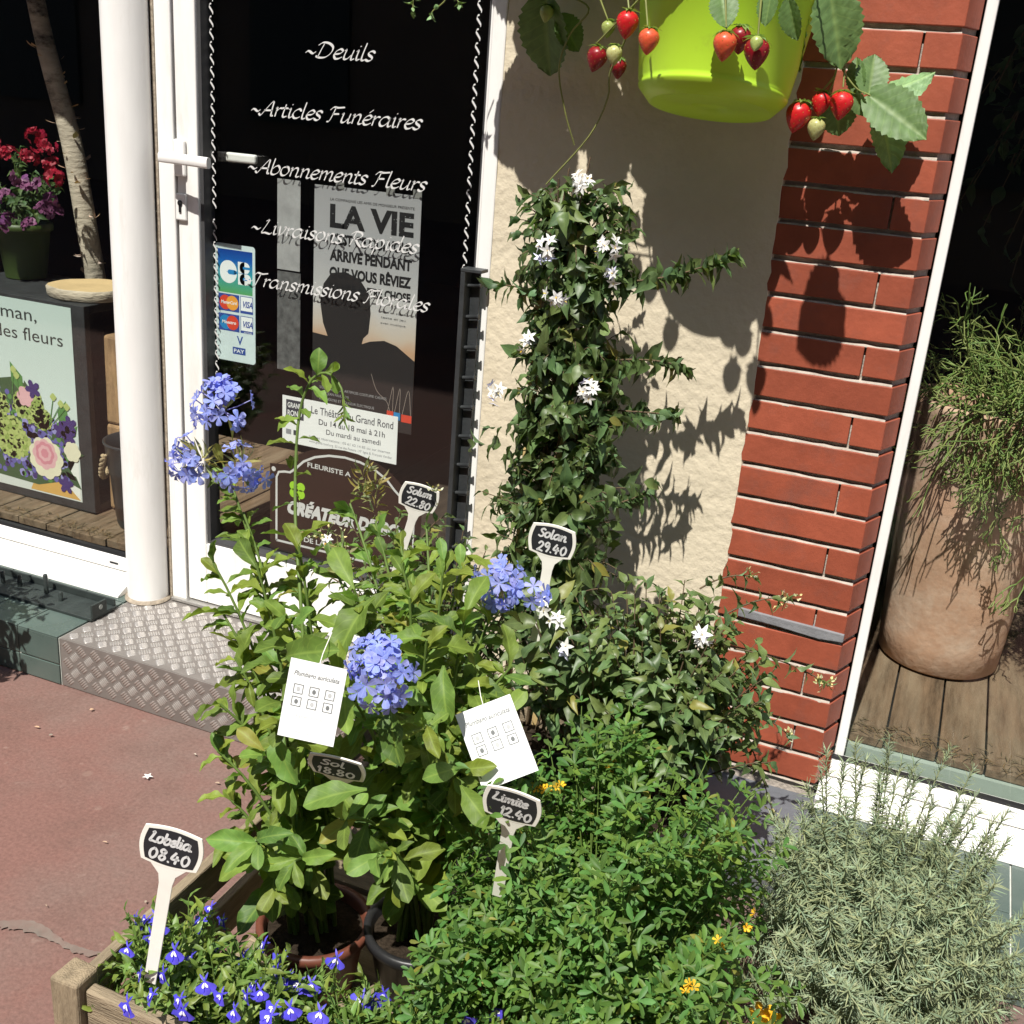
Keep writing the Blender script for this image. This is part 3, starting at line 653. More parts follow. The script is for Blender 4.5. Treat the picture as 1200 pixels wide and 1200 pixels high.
h = MB(); h.box(hc-.0135, hc+.0135, -.004, .004, 1.055, 1.112); lp = h.build('lock_plate', M_white, t, .003)
h = MB(); h.lathe([(.006, 0), (.006, .0022)], (hc, -.0042, 1.092), 18, M=Matrix.Rotation(math.radians(90), 3, 'X'), cap1=True); h.box(hc-.003, hc+.003, -.0064, -.004, 1.072, 1.09); h.build('keyhole', M_black, lp)
h = MB(); h.lathe([(.011, 0), (.011, .03), (.010, .045)], (hc-.002, -.005, 1.188), 20, M=Matrix.Rotation(math.radians(90), 3, 'X'), cap1=True)
pa = [(hc-.016, -.046, 1.1875), (hc, -.053, 1.188), (hc+.03, -.058, 1.1885), (hc+.075, -.06, 1.188), (hc+.12, -.06, 1.187)]
V = []; F = []
for i, (x, y, z) in enumerate(pa):
    a, b = .0075, .0105+.001*i/4
    for k in range(12):
        th = 2*math.pi*k/12; V.append((x, y+a*np.sign(math.cos(th))*abs(math.cos(th))**.6, z+b*np.sign(math.sin(th))*abs(math.sin(th))**.6))
F = [(i*12+k, i*12+(k+1) % 12, (i+1)*12+(k+1) % 12, (i+1)*12+k) for i in range(4) for k in range(12)]
h.add(V, F, 0, True); h.add(V[:12], [tuple(reversed(range(12)))]); h.add(V[-12:], [tuple(range(12))]); h.build('lever', M_white, t)
h = MB(); h.box(-1.575, -1.497, .078, .092, 1.183, 1.203); h.build('inner_lever', M_white, t, .005, 3)
# lettering (white vinyl on the glass)
a = Art((0, .0362, 0), step=.0001); nibw = .0056
for st, x0, x1, z, xh in (('~Deuils', -1.346, -1.185, 1.408, .0165), ('~Articles Funéraires', -1.478, -1.07, 1.288, .0165), ('~Abonnements Fleurs', -1.487, -1.053, 1.171, .0165), ('~Livraisons Rapides', -1.479, -1.065, 1.046, .0165), ('~Transmissions Florales', -1.50, -1.033, .93, .0165)):
    a.script(st, x0, z, xh*1.12, nibw, M_ink, width=(x1-x0)*.985)
a.build('script_lettering', t)
for nm, x, za, zb in (('wavy_border', -1.574, 1.085, 1.62), ('wavy_border', -1.574, .60, 1.06), ('wavy_border', -.962, .60, 1.62)):
    a = Art((0, .0362, 0), step=.0001); z = za
    while z < zb:
        a.stroke([(x+.0042, z), (x+.0038, z+.004), (x-.0005, z+.010), (x-.0038, z+.0145), (x-.0032, z+.0185), (x+.000, z+.0205)], .0046, M_ink, nib=math.radians(70)); z += .0245
    a.build(nm, t)

# ---------------------------------------------------------------- papers behind the door glass
Yp = .049
c_ink = flat('black_print', (.012, .012, .013)); 
def sheet(mb, x0, x1, z0, z1, y, th=.0006, mi=0): return mb.box(x0, x1, y, y+th, z0, z1, mi)
# card sticker
t = thing('payment_sticker', 'pale card payment sticker with blue green bank logo on the door glass', 'sticker', (-1.545, Yp, .75))
mb = MB(); x0, x1, z0, z1 = -1.615+.043, -1.474, .747, 1.011
x0 = -1.58; r = .008
def rrect(x0, x1, z0, z1, r, n=5):
    P = []
    for cx, cz, a0 in ((x1-r, z0+r, -90), (x1-r, z1-r, 0), (x0+r, z1-r, 90), (x0+r, z0+r, 180)):
        for k in range(n+1):
            th = math.radians(a0+90*k/n); P.append((cx+r*math.cos(th), cz+r*math.sin(th)))
    return P
mb.prism(rrect(x0, x1, z0, z1, r), .0445, .0455); mb.build('sticker_base', flat('sticker_pale', (.60, .71, .72), .3), t)
a = Art((0, .0445, 0), step=.0001); W_ = x1-x0
blue = flat('print_blue', (.03, .07, .30)); red = flat('print_red', (.62, .06, .03)); orange = flat('print_orange', (.75, .33, .05)); lb = flat('print_mid_blue', (.02, .22, .5)); wht = flat('print_white', (.78, .82, .82))
a.rect(x0+.007, x1-.007, z1-.108, z1-.012, gradmat('bank_gradient', [(0, (.10, .36, .12)), (.45, (.03, .32, .38)), (.75, (.01, .11, .42)), (1, (.008, .05, .28))], z1-.108, z1-.012, .35), 1)
a.poly(rrect(x0+.012, x0+.0575, z1-.0865, z1-.036, .0225, 8), wht, 2); a.poly(rrect(x0+.033, x0+.056, z1-.0665, z1-.056, .005), lb, 3); a.rect(x0+.05, x0+.0585, z1-.0645, z1-.058, lb, 3)
a.poly(rrect(x0+.065, x1-.014, z1-.0612, z1-.036, .0115), wht, 2); a.poly(rrect(x0+.065, x1-.011, z1-.0865, z1-.0613, .0118), wht, 2); a.rect(x0+.0605, x0+.078, z1-.0865, z1-.036, wht, 2)
a.rect(x0+.03, x1-.018, z1-.0613, z1-.0605, lb, 4); a.rect(x0+.074, x0+.092, z1-.0515, z1-.046, lb, 3); a.rect(x0+.074, x0+.092, z1-.076, z1-.0705, lb, 3)
for zz, c1, c2, nm in ((z1-.148, red, orange, 'MasterCard'), (z1-.193, lb, red, 'Maestro')):
    a.rect(x0+.007, x0+.063, zz-.002, zz+.037, blue, 2)
    a.ell(x0+.0255, zz+.0175, .0165, .0165, c1, 3); a.ell(x0+.0445, zz+.0175, .0165, .0165, c2, 4)
    a.text(nm, x0+.035, zz+.0145, .0075, wht, 5, width=.042 if nm[0:3] == 'Mas' and len(nm) > 8 else .038, bold=.02, shear=.15, align='c')
    a.rect(x0+.066, x1-.006, zz-.002, zz+.037, blue, 2); a.rect(x0+.0675, x1-.0075, zz+.004, zz+.0355, wht, 3)
    a.text('VISA', x0+.0705, zz+.012, .014, blue, 4, width=.0285, bold=.03, shear=.2)
a.text('ELECTRON', x1-.030, z1-.1955, .0045, wht, 5, width=.02)
a.text('V', x0+.0555, z0+.041, .020, blue, 2, width=.017, bold=.02); a.rect(x0+.044, x0+.079, z0+.018, z0+.034, blue, 2); a.text('PAY', x0+.0475, z0+.0215, .009, wht, 3, width=.028, bold=.01)
a.build('print', t)

# poster
t = thing('theatre_poster', 'grey theatre poster with black head silhouette against a sunset behind the glass', 'poster', (-1.19, Yp, .65))
px0, px1, pz0, pz1 = -1.325, -1.071, .655, 1.16
mb = MB(); sheet(mb, px0, px1, pz0, pz1, .0470)
mb.build('poster_sheet', gradmat('poster_sky', [(0, (.45, .24, .13)), (.36, (.50, .31, .19)), (.42, (.52, .44, .36)), (.52, (.5, .49, .48)), (.7, (.37, .37, .38)), (1, (.30, .30, .31))], pz0, pz1, .6, .12), t)
a = Art((0, .0470, 0), step=.00012); mid = (px0+px1)/2
poB = flat('poster_black', (.020, .018, .018))
# mountains and silhouette
a.poly([(px0, pz0), (px1, pz0), (px1, .818), (px1-.02, .83), (px1-.045, .845), (px1-.075, .852), (px1-.11, .845), (px1-.14, .832), (px1-.17, .835), (px0+.04, .842), (px0, .845)], poB, 1)
a.poly([(px0+.02, pz0+.05), (px0+.175, pz0+.05), (px0+.15, .77), (px0+.118, .815), (px0+.128, .85), (px0+.14, .862), (px0+.144, .905), (px0+.14, .945), (px0+.115, .975), (px0+.08, .986), (px0+.045, .98), (px0+.026, .955), (px0+.018, .915), (px0+.026, .87), (px0+.04, .838), (px0+.035, .80), (px0+.015, .765)], poB, 2)
a.text('LA COMPAGNIE LES AMIS DE MONSIEUR PRÉSENTE', mid+.012, 1.131, .0055, c_ink, 3, width=.2, align='c')
a.text('LA VIE', mid+.012, 1.078, .046, c_ink, 3, width=.2, bold=.04, align='c')
lgrey = flat('poster_speckle', (.35, .35, .36))
for k in range(46):
    a.ell(mid-.082+RNG.uniform(0, .19), 1.082+RNG.uniform(0, .036), .0009, .0009, lgrey, 4, 6)
for st, z in (("C'EST CE QUI VOUS", 1.042), ('ARRIVE PENDANT', 1.008), ('QUE VOUS RÊVIEZ', .972), ("D'FAIRE AUTRE CHOSE", .943)):
    a.text(st, mid+.012, z, .0215 if z > .95 else .017, c_ink, 3, width=.198, bold=.045, align='c')
for k in range(3): a.text(('mise en scène', 'texte et jeu', 'avec musique')[k], px1-.085, .912-.012*k, .005, flat('poster_grey_text', (.12, .12, .12)), 3, width=.06)
for k in range(3): a.text(('SOLILOQUE AUX ARTIFICES COSTUME CADRES', 'AVEC JEAN PAUL ROSI', 'DU THÉÂTRE ET COULEUR ÉLECTRIQUE')[k], px0+.02, .722-.013*k, .006, lgrey, 3, width=(.17, .075, .14)[k])
for x, z, c, wd in ((px1-.062, .70, red, .016), (px1-.045, .699, lb, .016), (px1-.026, .697, red, .025)):
    a.rect(x, x+wd, z-.017, z, c, 3); a.stroke([(x+.002, z), (x+.010+wd*.2, z+.055), (x+wd-.002, z)], .0011, flat('string', (.3, .25, .22)), 3)
a.stroke([(px0+.15, .775), (px0+.165, .74), (px0+.19, .72), (px1-.055, .70)], .0012, flat('string', (.3, .25, .22)), 3)
a.build('print', t)
for x in (px0+.06, px1-.012, px0+.18): sheet(MB(), x-.008, x+.012, 1.155, 1.172, .0464, .0004).build('tape', flat('tape', (.2, .2, .19)), t)
# theatre banner
t = thing('theatre_banner', 'white paper banner with theatre name and dates across the poster foot', 'banner', (-1.25, Yp, .58))
mb = MB(); sheet(mb, -1.402, -1.104, .58, .69, .0455); mb.build('banner_sheet', M_paper, t)
a = Art((0, .0455, 0), step=.00012); bi = flat('banner_ink', (.04, .045, .06)); bg2 = flat('banner_grey', (.25, .26, .28))
a.text('Le Théâtre du Grand Rond', -1.325, .66, .018, bi, 2, width=.21, bold=.004); a.text('Du 14 au 18 mai à 21h', -1.305, .637, .0135, bi, 2, width=.17, bold=.006); a.text('Du mardi au samedi', -1.285, .617, .0125, bi, 2, width=.14)
a.text('Infos et réservations : 05 61 62 14 85 ou sur internet', -1.33, .602, .006, bg2, 2, width=.21); a.text('www.grand-rond.org  23 rue des Potiers - M° ligne B, François Verdier', -1.33, .591, .006, bg2, 2, width=.215)
a.rect(-1.392, -1.345, .638, .682, bi, 1); a.text('GRAND', -1.388, .664, .012, M_paper, 2, width=.038, bold=.02); a.text('ROND', -1.388, .645, .013, M_paper, 2, width=.038, bold=.02); a.rect(-1.392, -1.378, .6, .612, bg2, 1); a.rect(-1.372, -1.362, .6, .612, bi, 1)
a.build('print', t)
# grey paper strip in two sheets, sunlit top and shaded foot put into their colours
t = tag(sheet(MB(), -1.418, -1.360, .972, 1.163, .0472).build('paper_strip', pmat('sunlit_grey_paper', (.32, .32, .32), .7, .2, 25)), 'light grey upper part of the paper strip taped beside the poster, sunlit tone in its colour', 'paper strip')
t = tag(sheet(MB(), -1.418, -1.358, .748, .968, .0476).build('paper_strip', pmat('shaded_grey_paper', (.10, .10, .10), .7, .5, 60)), 'lower part of the paper strip left of the poster, coloured darker than the sunlit part', 'paper strip')
# florist plaque
t = thing('florist_plaque', 'dark brown arched florist plaque with white border and green clover', 'plaque', (-1.235, .046, .3))
cx = -1.235; hw = .2; P = [(cx-hw, .305), (cx+hw, .305), (cx+hw, .52), (cx+hw-.045, .525)]
for k in range(13): th = math.radians(20+140*k/12); P.append((cx+.155*math.cos(th)/math.cos(math.radians(20))*1.0, .490+.098*math.sin(th)))
P += [(cx-hw+.045, .525), (cx-hw, .52)]
mb = MB(); mb.prism(P, .0446, .0454); mb.build('plaque_panel', flat('plaque_brown', (.028, .014, .010), .35), t)
a = Art((0, .0446, 0), step=.00012)
def border(s):
    Q = [(cx-hw+.018, .33), (cx-hw+.018, .49), (cx-hw+.024, .503), (cx-hw+.04, .507), (cx-.145, .508)]
    for k in range(9): th = math.radians(158-136*k/8); Q.append((cx+.14*math.cos(th), .489+.083*math.sin(th)))
    Q += [(cx+.145, .508), (cx+hw-.04, .507), (cx+hw-.024, .503), (cx+hw-.018, .49), (cx+hw-.018, .33), (cx-hw+.018, .33)]
    return Q
a.stroke(border(1), .0055, M_ink, 1, smooth=False)
a.ell(cx-hw+.01, .508, .006, .006, M_ink, 1, 12); a.ell(cx+hw-.01, .508, .006, .006, M_ink, 1, 12)
a.text('FLEURISTE A', cx-.098, .531, .0115, M_ink, 2, width=.115, bold=.02, rot=-.02)
a.text('CRÉATEUR DE BO', cx-.155, .408, .030, M_ink, 2, width=.30, bold=.07, shear=.25)
a.text('DE LA LIVR', cx-.105, .343, .0125, M_ink, 2, width=.105, bold=.02)
gcl = flat('clover_green', (.33, .62, .03))
for dx, dz in ((-.010, .009), (.010, .009), (-.010, -.009), (.010, -.009)): a.ell(cx-.125+dx, .468+dz, .011, .011, gcl, 2, 14)
a.stroke([(cx-.125, .46), (cx-.118, .445)], .003, gcl, 2, smooth=False)
a.build('print', t)

# ---------------------------------------------------------------- checker plate step
t = thing('door_step', 'aluminium checker plate step in front of the white door', 'step', (-1.35, -.15, 0))
M_alu = pmat('worn_aluminium', (.215, .195, .180), .5, .15, 9, metal=.25, bump=.1, bscale=140, dirt=(.165, .145, .132), dscale=4, dlo=.42, dhi=.75, rvar=.12)
M_aluf = M_alu
mb = MB(); mb.extrude_x([(.0, .1), (-.297, .1), (-.297, .124), (.0, .124)][::-1], -1.772, -.36); mb.build('step_core', M_alu, t)
mb = MB()
def bar(mb, c, u, v_, n, L=.0155, wd=.0023, h=.0024):
    c, u, v_, n = (np.array(q, float) for q in (c, u, v_, n))
    P = [(-1, 0, 0), (-.55, -1, 0), (.55, -1, 0), (1, 0, 0), (.55, 1, 0), (-.55, 1, 0), (-.45, 0, 1), (.45, 0, 1)]
    V = [c+u*L*a+v_*wd*b+n*h*g for a, b, g in P]
    mb.add(V, [(0, 1, 6), (1, 2, 7, 6), (2, 3, 7), (3, 4, 7), (4, 5, 6, 7), (5, 0, 6)], 0, True)
def tread(mb, O, X, Y, n, wx, wy, pitch=.029):
    O, X, Y, n = (np.array(q, float) for q in (O, X, Y, n))
    e1 = (X+Y)/math.sqrt(2); e2 = (Y-X)/math.sqrt(2); nn = int((wx+wy)/pitch)+2
    for i in range(-nn, nn):
        for j in range(-nn, nn):
            c = e1*i*pitch*1.0+e2*j*pitch; px_, py_ = c@X, c@Y
            if not (.014 < px_ < wx-.014 and .014 < py_ < wy-.014): continue
            u, v_ = (e1, e2) if (i+j) % 2 else (e2, e1)
            for k in range(-2, 3): bar(mb, O+c+v_*k*.0054, u, v_, n, L=.0125 - .0007*abs(k))
tread(mb, (-1.772, -.297, .1241), (1, 0, 0), (0, 1, 0), (0, 0, 1), 1.41, .285)
mb.build('tread_bars', pmat('glinting_aluminium', (.50, .47, .44), .26, .1, 20, metal=.6), t)  # bars paler than the plate: their glints are put into the colour
mb = MB(); mb.box(-1.772, -.36, -.3, -.2975, .002, .1239); mb.build('riser_plate', M_aluf, t, .0008)
mb = MB(); tread(mb, (-1.772, -.3001, .002), (1, 0, 0), (0, 0, 1), (0, -1, 0), 1.41, .12); mb.build('riser_bars', pmat('glinting_aluminium', (.68, .65, .61)), t)

# ---------------------------------------------------------------- shutter rail on left plinth
t = thing('bolt_rail', 'dark green metal rail with upright bolts on the left tiled plinth', 'rail', (-2.0, -.15, .126))
M_rail = pmat('green_black_steel', (.022, .03, .028), .6, .3, 30, bump=.2)
mb = MB(); mb.box(-2.6, -1.765, -.206, -.118, .1265, .134); mb.box(-2.6, -1.768, -.124, -.118, .1342, .152); mb.build('channel', M_rail, t, .0015)
mb = MB(); mb.box(-1.768, -1.762, -.2035, -.155, .1342, .168); ep = mb.build('end_plate', M_rail, t, .001)
mb = MB(); mb.lathe([(.006, 0), (.006, .001)], (-1.7615, -.176, .155), 16, M=Matrix.Rotation(math.radians(90), 3, 'Y'), cap1=True); mb.build('bolt_hole', flat('hole_pale', (.3, .32, .3)), ep)
for x, y, hh in ((-1.895, -.165, .024), (-1.955, -.15, .05), (-2.035, -.155, .032), (-2.085, -.16, .032), (-2.2, -.16, .034)):
    mb = MB(); mb.lathe([(.0055, .134), (.0055, .134+hh-.002), (.004, .134+hh)], (x, y, 0), 14, cap1=True); mb.build('bolt', M_rail, t)

# rack post with pegs
t = thing('peg_rail', 'tall dark metal peg rail standing at the right jamb of the door', 'rack', (-.89, -.03, .125))
mb = MB(); mb.box(-.932, -.922, -.045, -.013, .1265, 1.036); mb.box(-.9215, -.901, -.0175, -.0135, .1265, 1.036); mb.box(-.932, -.887, -.046, -.0135, 1.0365, 1.043); mb.build('channel', M_blackm, t, .001)
for z in np.arange(.45, 1.02, .062):
    mb = MB(); mb.lathe([(.0042, 0), (.0042, .024), (.0055, .0245), (.0055, .028)], (-.9215, -.028, z), 12, M=Matrix.Rotation(math.radians(82), 3, 'Y'), cap1=True); mb.build('peg', M_blackm, t)
#PART2
# ================================================================== DISPLAY IN THE LEFT WINDOW
t = thing('display_crate', 'black wooden display crate with a flower advert poster on its front', 'crate', (-2.3, .3, .2))
cx0, cx1, cy0, cy1, cz0, cz1 = -2.62, -2.105, .19, .50, .2035, .775
mb = MB(); th = .022
mb.box(cx0, cx1, cy0, cy0+.02, cz0, cz1)
mb.box(cx0, cx1, cy0+.0205, cy1, cz1-th, cz1); mb.box(cx0, cx1, cy0+.0205, cy1, cz0, cz0+th); mb.box(cx0, cx0+th, cy0+.0205, cy1, cz0+th+.0005, cz1-th-.0005); mb.box(cx0+.3, cx0+.31, cy0+.03, cy1, cz0+.03, cz1-.03)
mb.box(cx0+.31, cx1, cy1-.02, cy1, cz0+th+.0005, cz1-th-.0005)
mb.build('carcass', pmat('black_stained_wood', (.026, .028, .030), .6, .3, 30, bump=.3, bscale=80), t, .002)
mb = MB(); mb.box(cx0+.03, cx1-.042, .1885, .1895, .228, .7655); ps = mb.build('advert_sheet', gradmat('advert_mint', [(0, (.62, .66, .62)), (.5, (.60, .70, .66)), (1, (.50, .61, .57))], .22, .77, .55), t)
a = Art((0, .1885, 0), step=.00015)
gtx = flat('advert_text', (.03, .035, .033))
xr = -2.155
a.text('Maman,', xr-.315, .712, .036, gtx, 2, width=.205); a.text('des fleurs', xr-.262, .658, .036, gtx, 2, width=.237)
def scal(cx, cz, r, n, d, mt, lay, rot=0.):
    P = []
    for k in range(n*4):
        thh = 2*math.pi*k/(n*4)+rot; rr = r*(1-d+d*abs(math.cos(n*(thh-rot)/2))); P.append((cx+rr*math.cos(thh), cz+rr*math.sin(thh)))
    a.poly(P, mt, lay)
pv1 = flat('print_violet', (.13, .12, .38)); pv2 = flat('print_deep_violet', (.055, .03, .16)); pg1 = flat('print_lime', (.42, .50, .16)); pg2 = flat('print_leaf', (.09, .24, .06)); pk1 = flat('print_pink', (.72, .42, .44)); pc = flat('print_cream', (.74, .71, .52)); pk2 = flat('print_rose', (.62, .25, .30)); po = flat('print_orange_paper', (.62, .37, .10)); pg3 = flat('print_dark_leaf', (.05, .10, .04)); pl2 = flat('print_pale_violet', (.30, .29, .58)); pw = flat('print_cream_white', (.76, .78, .72))
rr_ = random.Random(3)
# wrapping paper, leaves, then blooms
a.poly([(-2.33, .232), (-2.152, .232), (-2.152, .29), (-2.20, .31), (-2.30, .29)], po, 1)
a.poly([(-2.235, .30), (-2.152, .232), (-2.152, .345), (-2.19, .36)], pw, 2)
for (x, z, l, an, mt) in ((-2.21, .43, .085, 1.25, pg2), (-2.185, .40, .06, .9, pg2), (-2.20, .36, .07, .1, pg3), (-2.24, .33, .09, -.5, pg3), (-2.20, .31, .07, -.7, pg3), (-2.30, .47, .08, 1.9, pg3), (-2.33, .5, .1, 2.0, pg2), (-2.26, .36, .08, .3, pg2)):
    c, s = math.cos(an), math.sin(an); a.poly([(x, z), (x+.5*l*c+.22*l*s, z+.5*l*s-.22*l*c), (x+l*c, z+l*s), (x+.5*l*c-.22*l*s, z+.5*l*s+.22*l*c)], mt, 3)
a.poly([(-2.6, .26), (-2.30, .25), (-2.20, .28), (-2.165, .34), (-2.19, .43), (-2.25, .46), (-2.30, .525), (-2.36, .55), (-2.45, .53), (-2.6, .5)], pg3, 2)
for k in range(420):
    x = -2.57+rr_.random()*.38; z = .27+rr_.random()*.26*(1-.3*max(0, x+2.47)/.23); a.ell(x, z, .0085, .0085, rr_.choice((pv1, pv1, pl2, pl2, pv2, pg2)), 3+k % 3, 8)
for cx_, cz_, r in ((-2.315, .475, .055), (-2.385, .375, .068), (-2.27, .445, .03), (-2.44, .46, .05)):
    a.ell(cx_, cz_, r*1.0, r*.88, pg1, 6, 20)
    for k in range(150):
        th_ = rr_.random()*6.28; q = r*math.sqrt(rr_.random()); a.ell(cx_+q*math.cos(th_), cz_+q*.85*math.sin(th_), .0085, .008, pg1 if k % 3 else flat('print_lime_dark', (.28, .38, .09)), 7+k % 4, 7)
for k in range(26): a.ell(-2.335+.115*k/26+rr_.uniform(-.012, .012), .415-.06*k/26+rr_.uniform(-.018, .018), .0115, .010, pv1 if k % 3 else pl2, 12, 9)
for x, z in ((-2.205, .425), (-2.18, .415), (-2.20, .27), (-2.295, .525), (-2.175, .445)): scal(x, z, .028, 5, .5, pv2, 13, x*9)
scal(-2.265, .335, .062, 9, .12, pc, 14); scal(-2.268, .345, .045, 8, .12, pk1, 15)
for k, q in enumerate((.034, .024, .014)): scal(-2.268, .348, q, 7, .12, (pk2, pk1, pk2)[k], 16+k, k)
scal(-2.17, .37, .030, 6, .15, pc, 14); scal(-2.325, .50, .03, 6, .2, pk1, 12)
for x0_, z0_, x1_, z1_ in ((-2.24, .44, -2.20, .50), (-2.245, .43, -2.225, .515), (-2.23, .44, -2.18, .495), (-2.37, .5, -2.36, .57), (-2.345, .5, -2.35, .555)):
    a.stroke([(x0_, z0_), (x1_, z1_)], .0025, pg2, 12, smooth=False); scal(x1_, z1_, .011, 4, .2, pg1, 13)
a.build('bouquet_print', ps)
# wood slice on the crate
M_bark = pmat('birch_bark', (.55, .47, .36), .85, .3, 8, bump=.6, bscale=50, dirt=(.06, .045, .03), dscale=11, dlo=.53, dhi=.66, stretch=(1, 1, 3))
M_cut = pmat('cut_wood', (.60, .43, .22), .75, .15, 12, bump=.2)
def disc(name, c, r, z0, z1, parent=None):
    mb = MB(); seg = 36; V = []
    for z, q in ((z0, .97), (z0+.004, 1.0), (z1-.004, 1.02), (z1, .985)):
        for k in range(seg):
            th_ = 2*math.pi*k/seg; rr = r*q*(1+.03*math.sin(3*th_+r*90)+.02*math.sin(7*th_)); V.append((c[0]+rr*math.cos(th_), c[1]+rr*math.sin(th_), z))
    mb.add(V, [(i*seg+k, i*seg+(k+1) % seg, (i+1)*seg+(k+1) % seg, (i+1)*seg+k) for i in range(3) for k in range(seg)], 0, True)
    mb.add(V[-seg:], [tuple(range(seg))], 1); mb.add(V[:seg], [tuple(reversed(range(seg)))], 1)
    return mb.build(name, [M_bark, M_cut], parent)
tag(disc('wood_slice', (-2.19, .31), .105, .7765, .806), 'pale round wood slice with bark edge lying on the black crate', 'wood slice')
# logs stacked in the open side of the crate
M_log = pmat('brown_log_wood', (.36, .22, .11), .8, .35, 9, bump=.5, bscale=60, stretch=(5, 5, 1), dirt=(.15, .085, .04), dscale=4, dlo=.48, dhi=.7)
for (za, zb, dx, lab) in ((.203, .45, 0, 'lower of the two brown wood blocks stacked beside the black crate'), (.4515, .695, .004, 'upper of the two brown wood blocks stacked beside the black crate')):
    mb = MB(); mb.prism([(-2.1035+dx, za), (-2.052+dx, za), (-2.052+dx, zb), (-2.1015+dx, zb)], .245, .36)
    tag(mb.build('wood_block', M_log, None, .008), lab, 'wood block', 'wood blocks beside the crate')
# bucket with rope
t = thing('rope_bucket', 'black metal bucket with a thick rope handle on the plank platform', 'bucket', (-1.965, .22, .2))
bc = (-1.955, .205); mb = MB()
prof = [(.062, .204), (.066, .215), (.0675, .25), (.0695, .252), (.0705, .262), (.0715, .264), (.078, .35), (.080, .352), (.0815, .362), (.0825, .364), (.089, .432), (.093, .436), (.093, .441), (.087, .441), (.082, .40), (.068, .23), (0.001, .222)]
mb.lathe(prof, (*bc, 0), 40); mb.build('pail', pmat('black_enamel', (.03, .033, .036), .35, .2, 9), t)
mb = MB(); M_rope = pmat('hemp_rope', (.40, .30, .18), .9, .25, 60, bump=.6, bscale=200)
path = []
for k in range(41):
    u = k/40; ang = math.radians(160+75*u); path.append(np.array([bc[0]+.092*math.cos(ang)*(1+.10*math.sin(math.pi*u)), bc[1]+.092*math.sin(ang)*(1+.10*math.sin(math.pi*u)), .405-.075*math.sin(math.pi*u)]))
for s in range(3):
    pp = []
    for k, p in enumerate(path):
        ph = k*.75+s*2.094; pp.append(p+np.array([.0042*math.cos(ph), .0042*math.cos(ph)*.3, .0048*math.sin(ph)]))
    mb.tube(pp, .0055, sides=7)
mb.build('rope_handle', M_rope, t)
# birch trunk
t = thing('birch_trunk', 'white peeling birch trunk standing behind the display crate', 'tree trunk', (-2.3, .52, .2))
mb = MB(); seg = 20; V = []; zs_ = np.linspace(.206, 1.75, 40)
for i, z in enumerate(zs_):
    u = (z-.2)/1.5; cx_ = -2.368-.165*(z-.77)+.012*math.sin(z*7); cy_ = .52+.02*math.sin(z*3)
    for k in range(seg):
        th_ = 2*math.pi*k/seg; r = (.031-.006*u)*(1+.06*math.sin(2*th_+z*6)+.05*math.sin(z*17+th_)); V.append((cx_+r*math.cos(th_), cy_+r*math.sin(th_), z))
mb.add(V, [(i*seg+k, i*seg+(k+1) % seg, (i+1)*seg+(k+1) % seg, (i+1)*seg+k) for i in range(39) for k in range(seg)], 0, True)
mb.build('trunk', pmat('birch_white_bark', (.50, .43, .34), .85, .3, 6, bump=.7, bscale=40, dirt=(.07, .05, .035), dscale=5, dlo=.52, dhi=.64, stretch=(1, 1, 2.2)), t)
lv = Leaves(); n = 60; z = RNG.uniform(.5, 1.4, n); th_ = RNG.uniform(0, 6.28, n)
cxx = -2.368-.165*(z-.77)+.012*np.sin(z*7)
lv.add(T_OBOV, np.stack([cxx+.028*np.cos(th_), .52+.02*np.sin(z*3)+.028*np.sin(th_), z], 1), np.stack([np.cos(th_), np.sin(th_), RNG.uniform(-.4, .8, n)], 1), np.stack([np.cos(th_), np.sin(th_), -np.ones(n)], 1), RNG.uniform(.012, .03, n), 1.3)
lv.build('peeling_bark', leafmat('bark_curls', (.45, .33, .2), .85, .1, .3, 0), t)

# generic potted plant bits --------------------------------------------------
def pot(parent, c, r0, r1, z0, z1, mt, soil=True, rim=.006):
    mb = MB(); h = z1-z0
    mb.lathe([(r0, z0), (r0+(r1-r0)*.86, z0+h*.86), (r1+rim*.3, z0+h*.865), (r1+rim, z0+h*.88), (r1+rim, z1), (r1-.003, z1+.001), (r1-.006, z1-.004), (r1-.012, z1-h*.3)], (c[0], c[1], 0), 40)
    o = mb.build('pot', mt, parent)
    if soil:
        mb = MB(); n = 28; V = [(c[0], c[1], z1-h*.13)]
        for q, zz in ((.5, -.11), (.97, -.15)):
            for k in range(n):
                th_ = 2*math.pi*k/n; V.append((c[0]+(r1-.006)*q*math.cos(th_), c[1]+(r1-.006)*q*math.sin(th_), z1+h*zz+random.uniform(-.003, .003)))
        F = [(0, 1+k, 1+(k+1) % n) for k in range(n)]+[(1+k, 1+n+k, 1+n+(k+1) % n, 1+(k+1) % n) for k in range(n)]
        mb.add(V, F, 0, True); mb.build('soil', M_soil, parent)
    return o
def blooms(name, centers, dirs, T, n, L, W, mt, parent, cone=60, tube=None):
    """one mesh: flowers of n petals at centers facing dirs"""
    lv = Leaves()
    for c, d in zip(centers, dirs):
        d = np.asarray(d, float); d = d/np.linalg.norm(d); a = unit(np.cross(d, [.31, .2, .9])); b = np.cross(d, a); ph = RNG.uniform(0, 6.28)
        k = ph+np.arange(n)*2*math.pi/n; rad = np.cos(k)[:, None]*a+np.sin(k)[:, None]*b
        dd = rad*math.sin(math.radians(cone))+d*math.cos(math.radians(cone)); l = L*RNG.uniform(.85, 1.1)
        lv.add(T, np.asarray(c)+rad*.0008, dd, d*math.sin(math.radians(cone))-rad*math.cos(math.radians(cone))*.8, l, W, .9)
    return lv

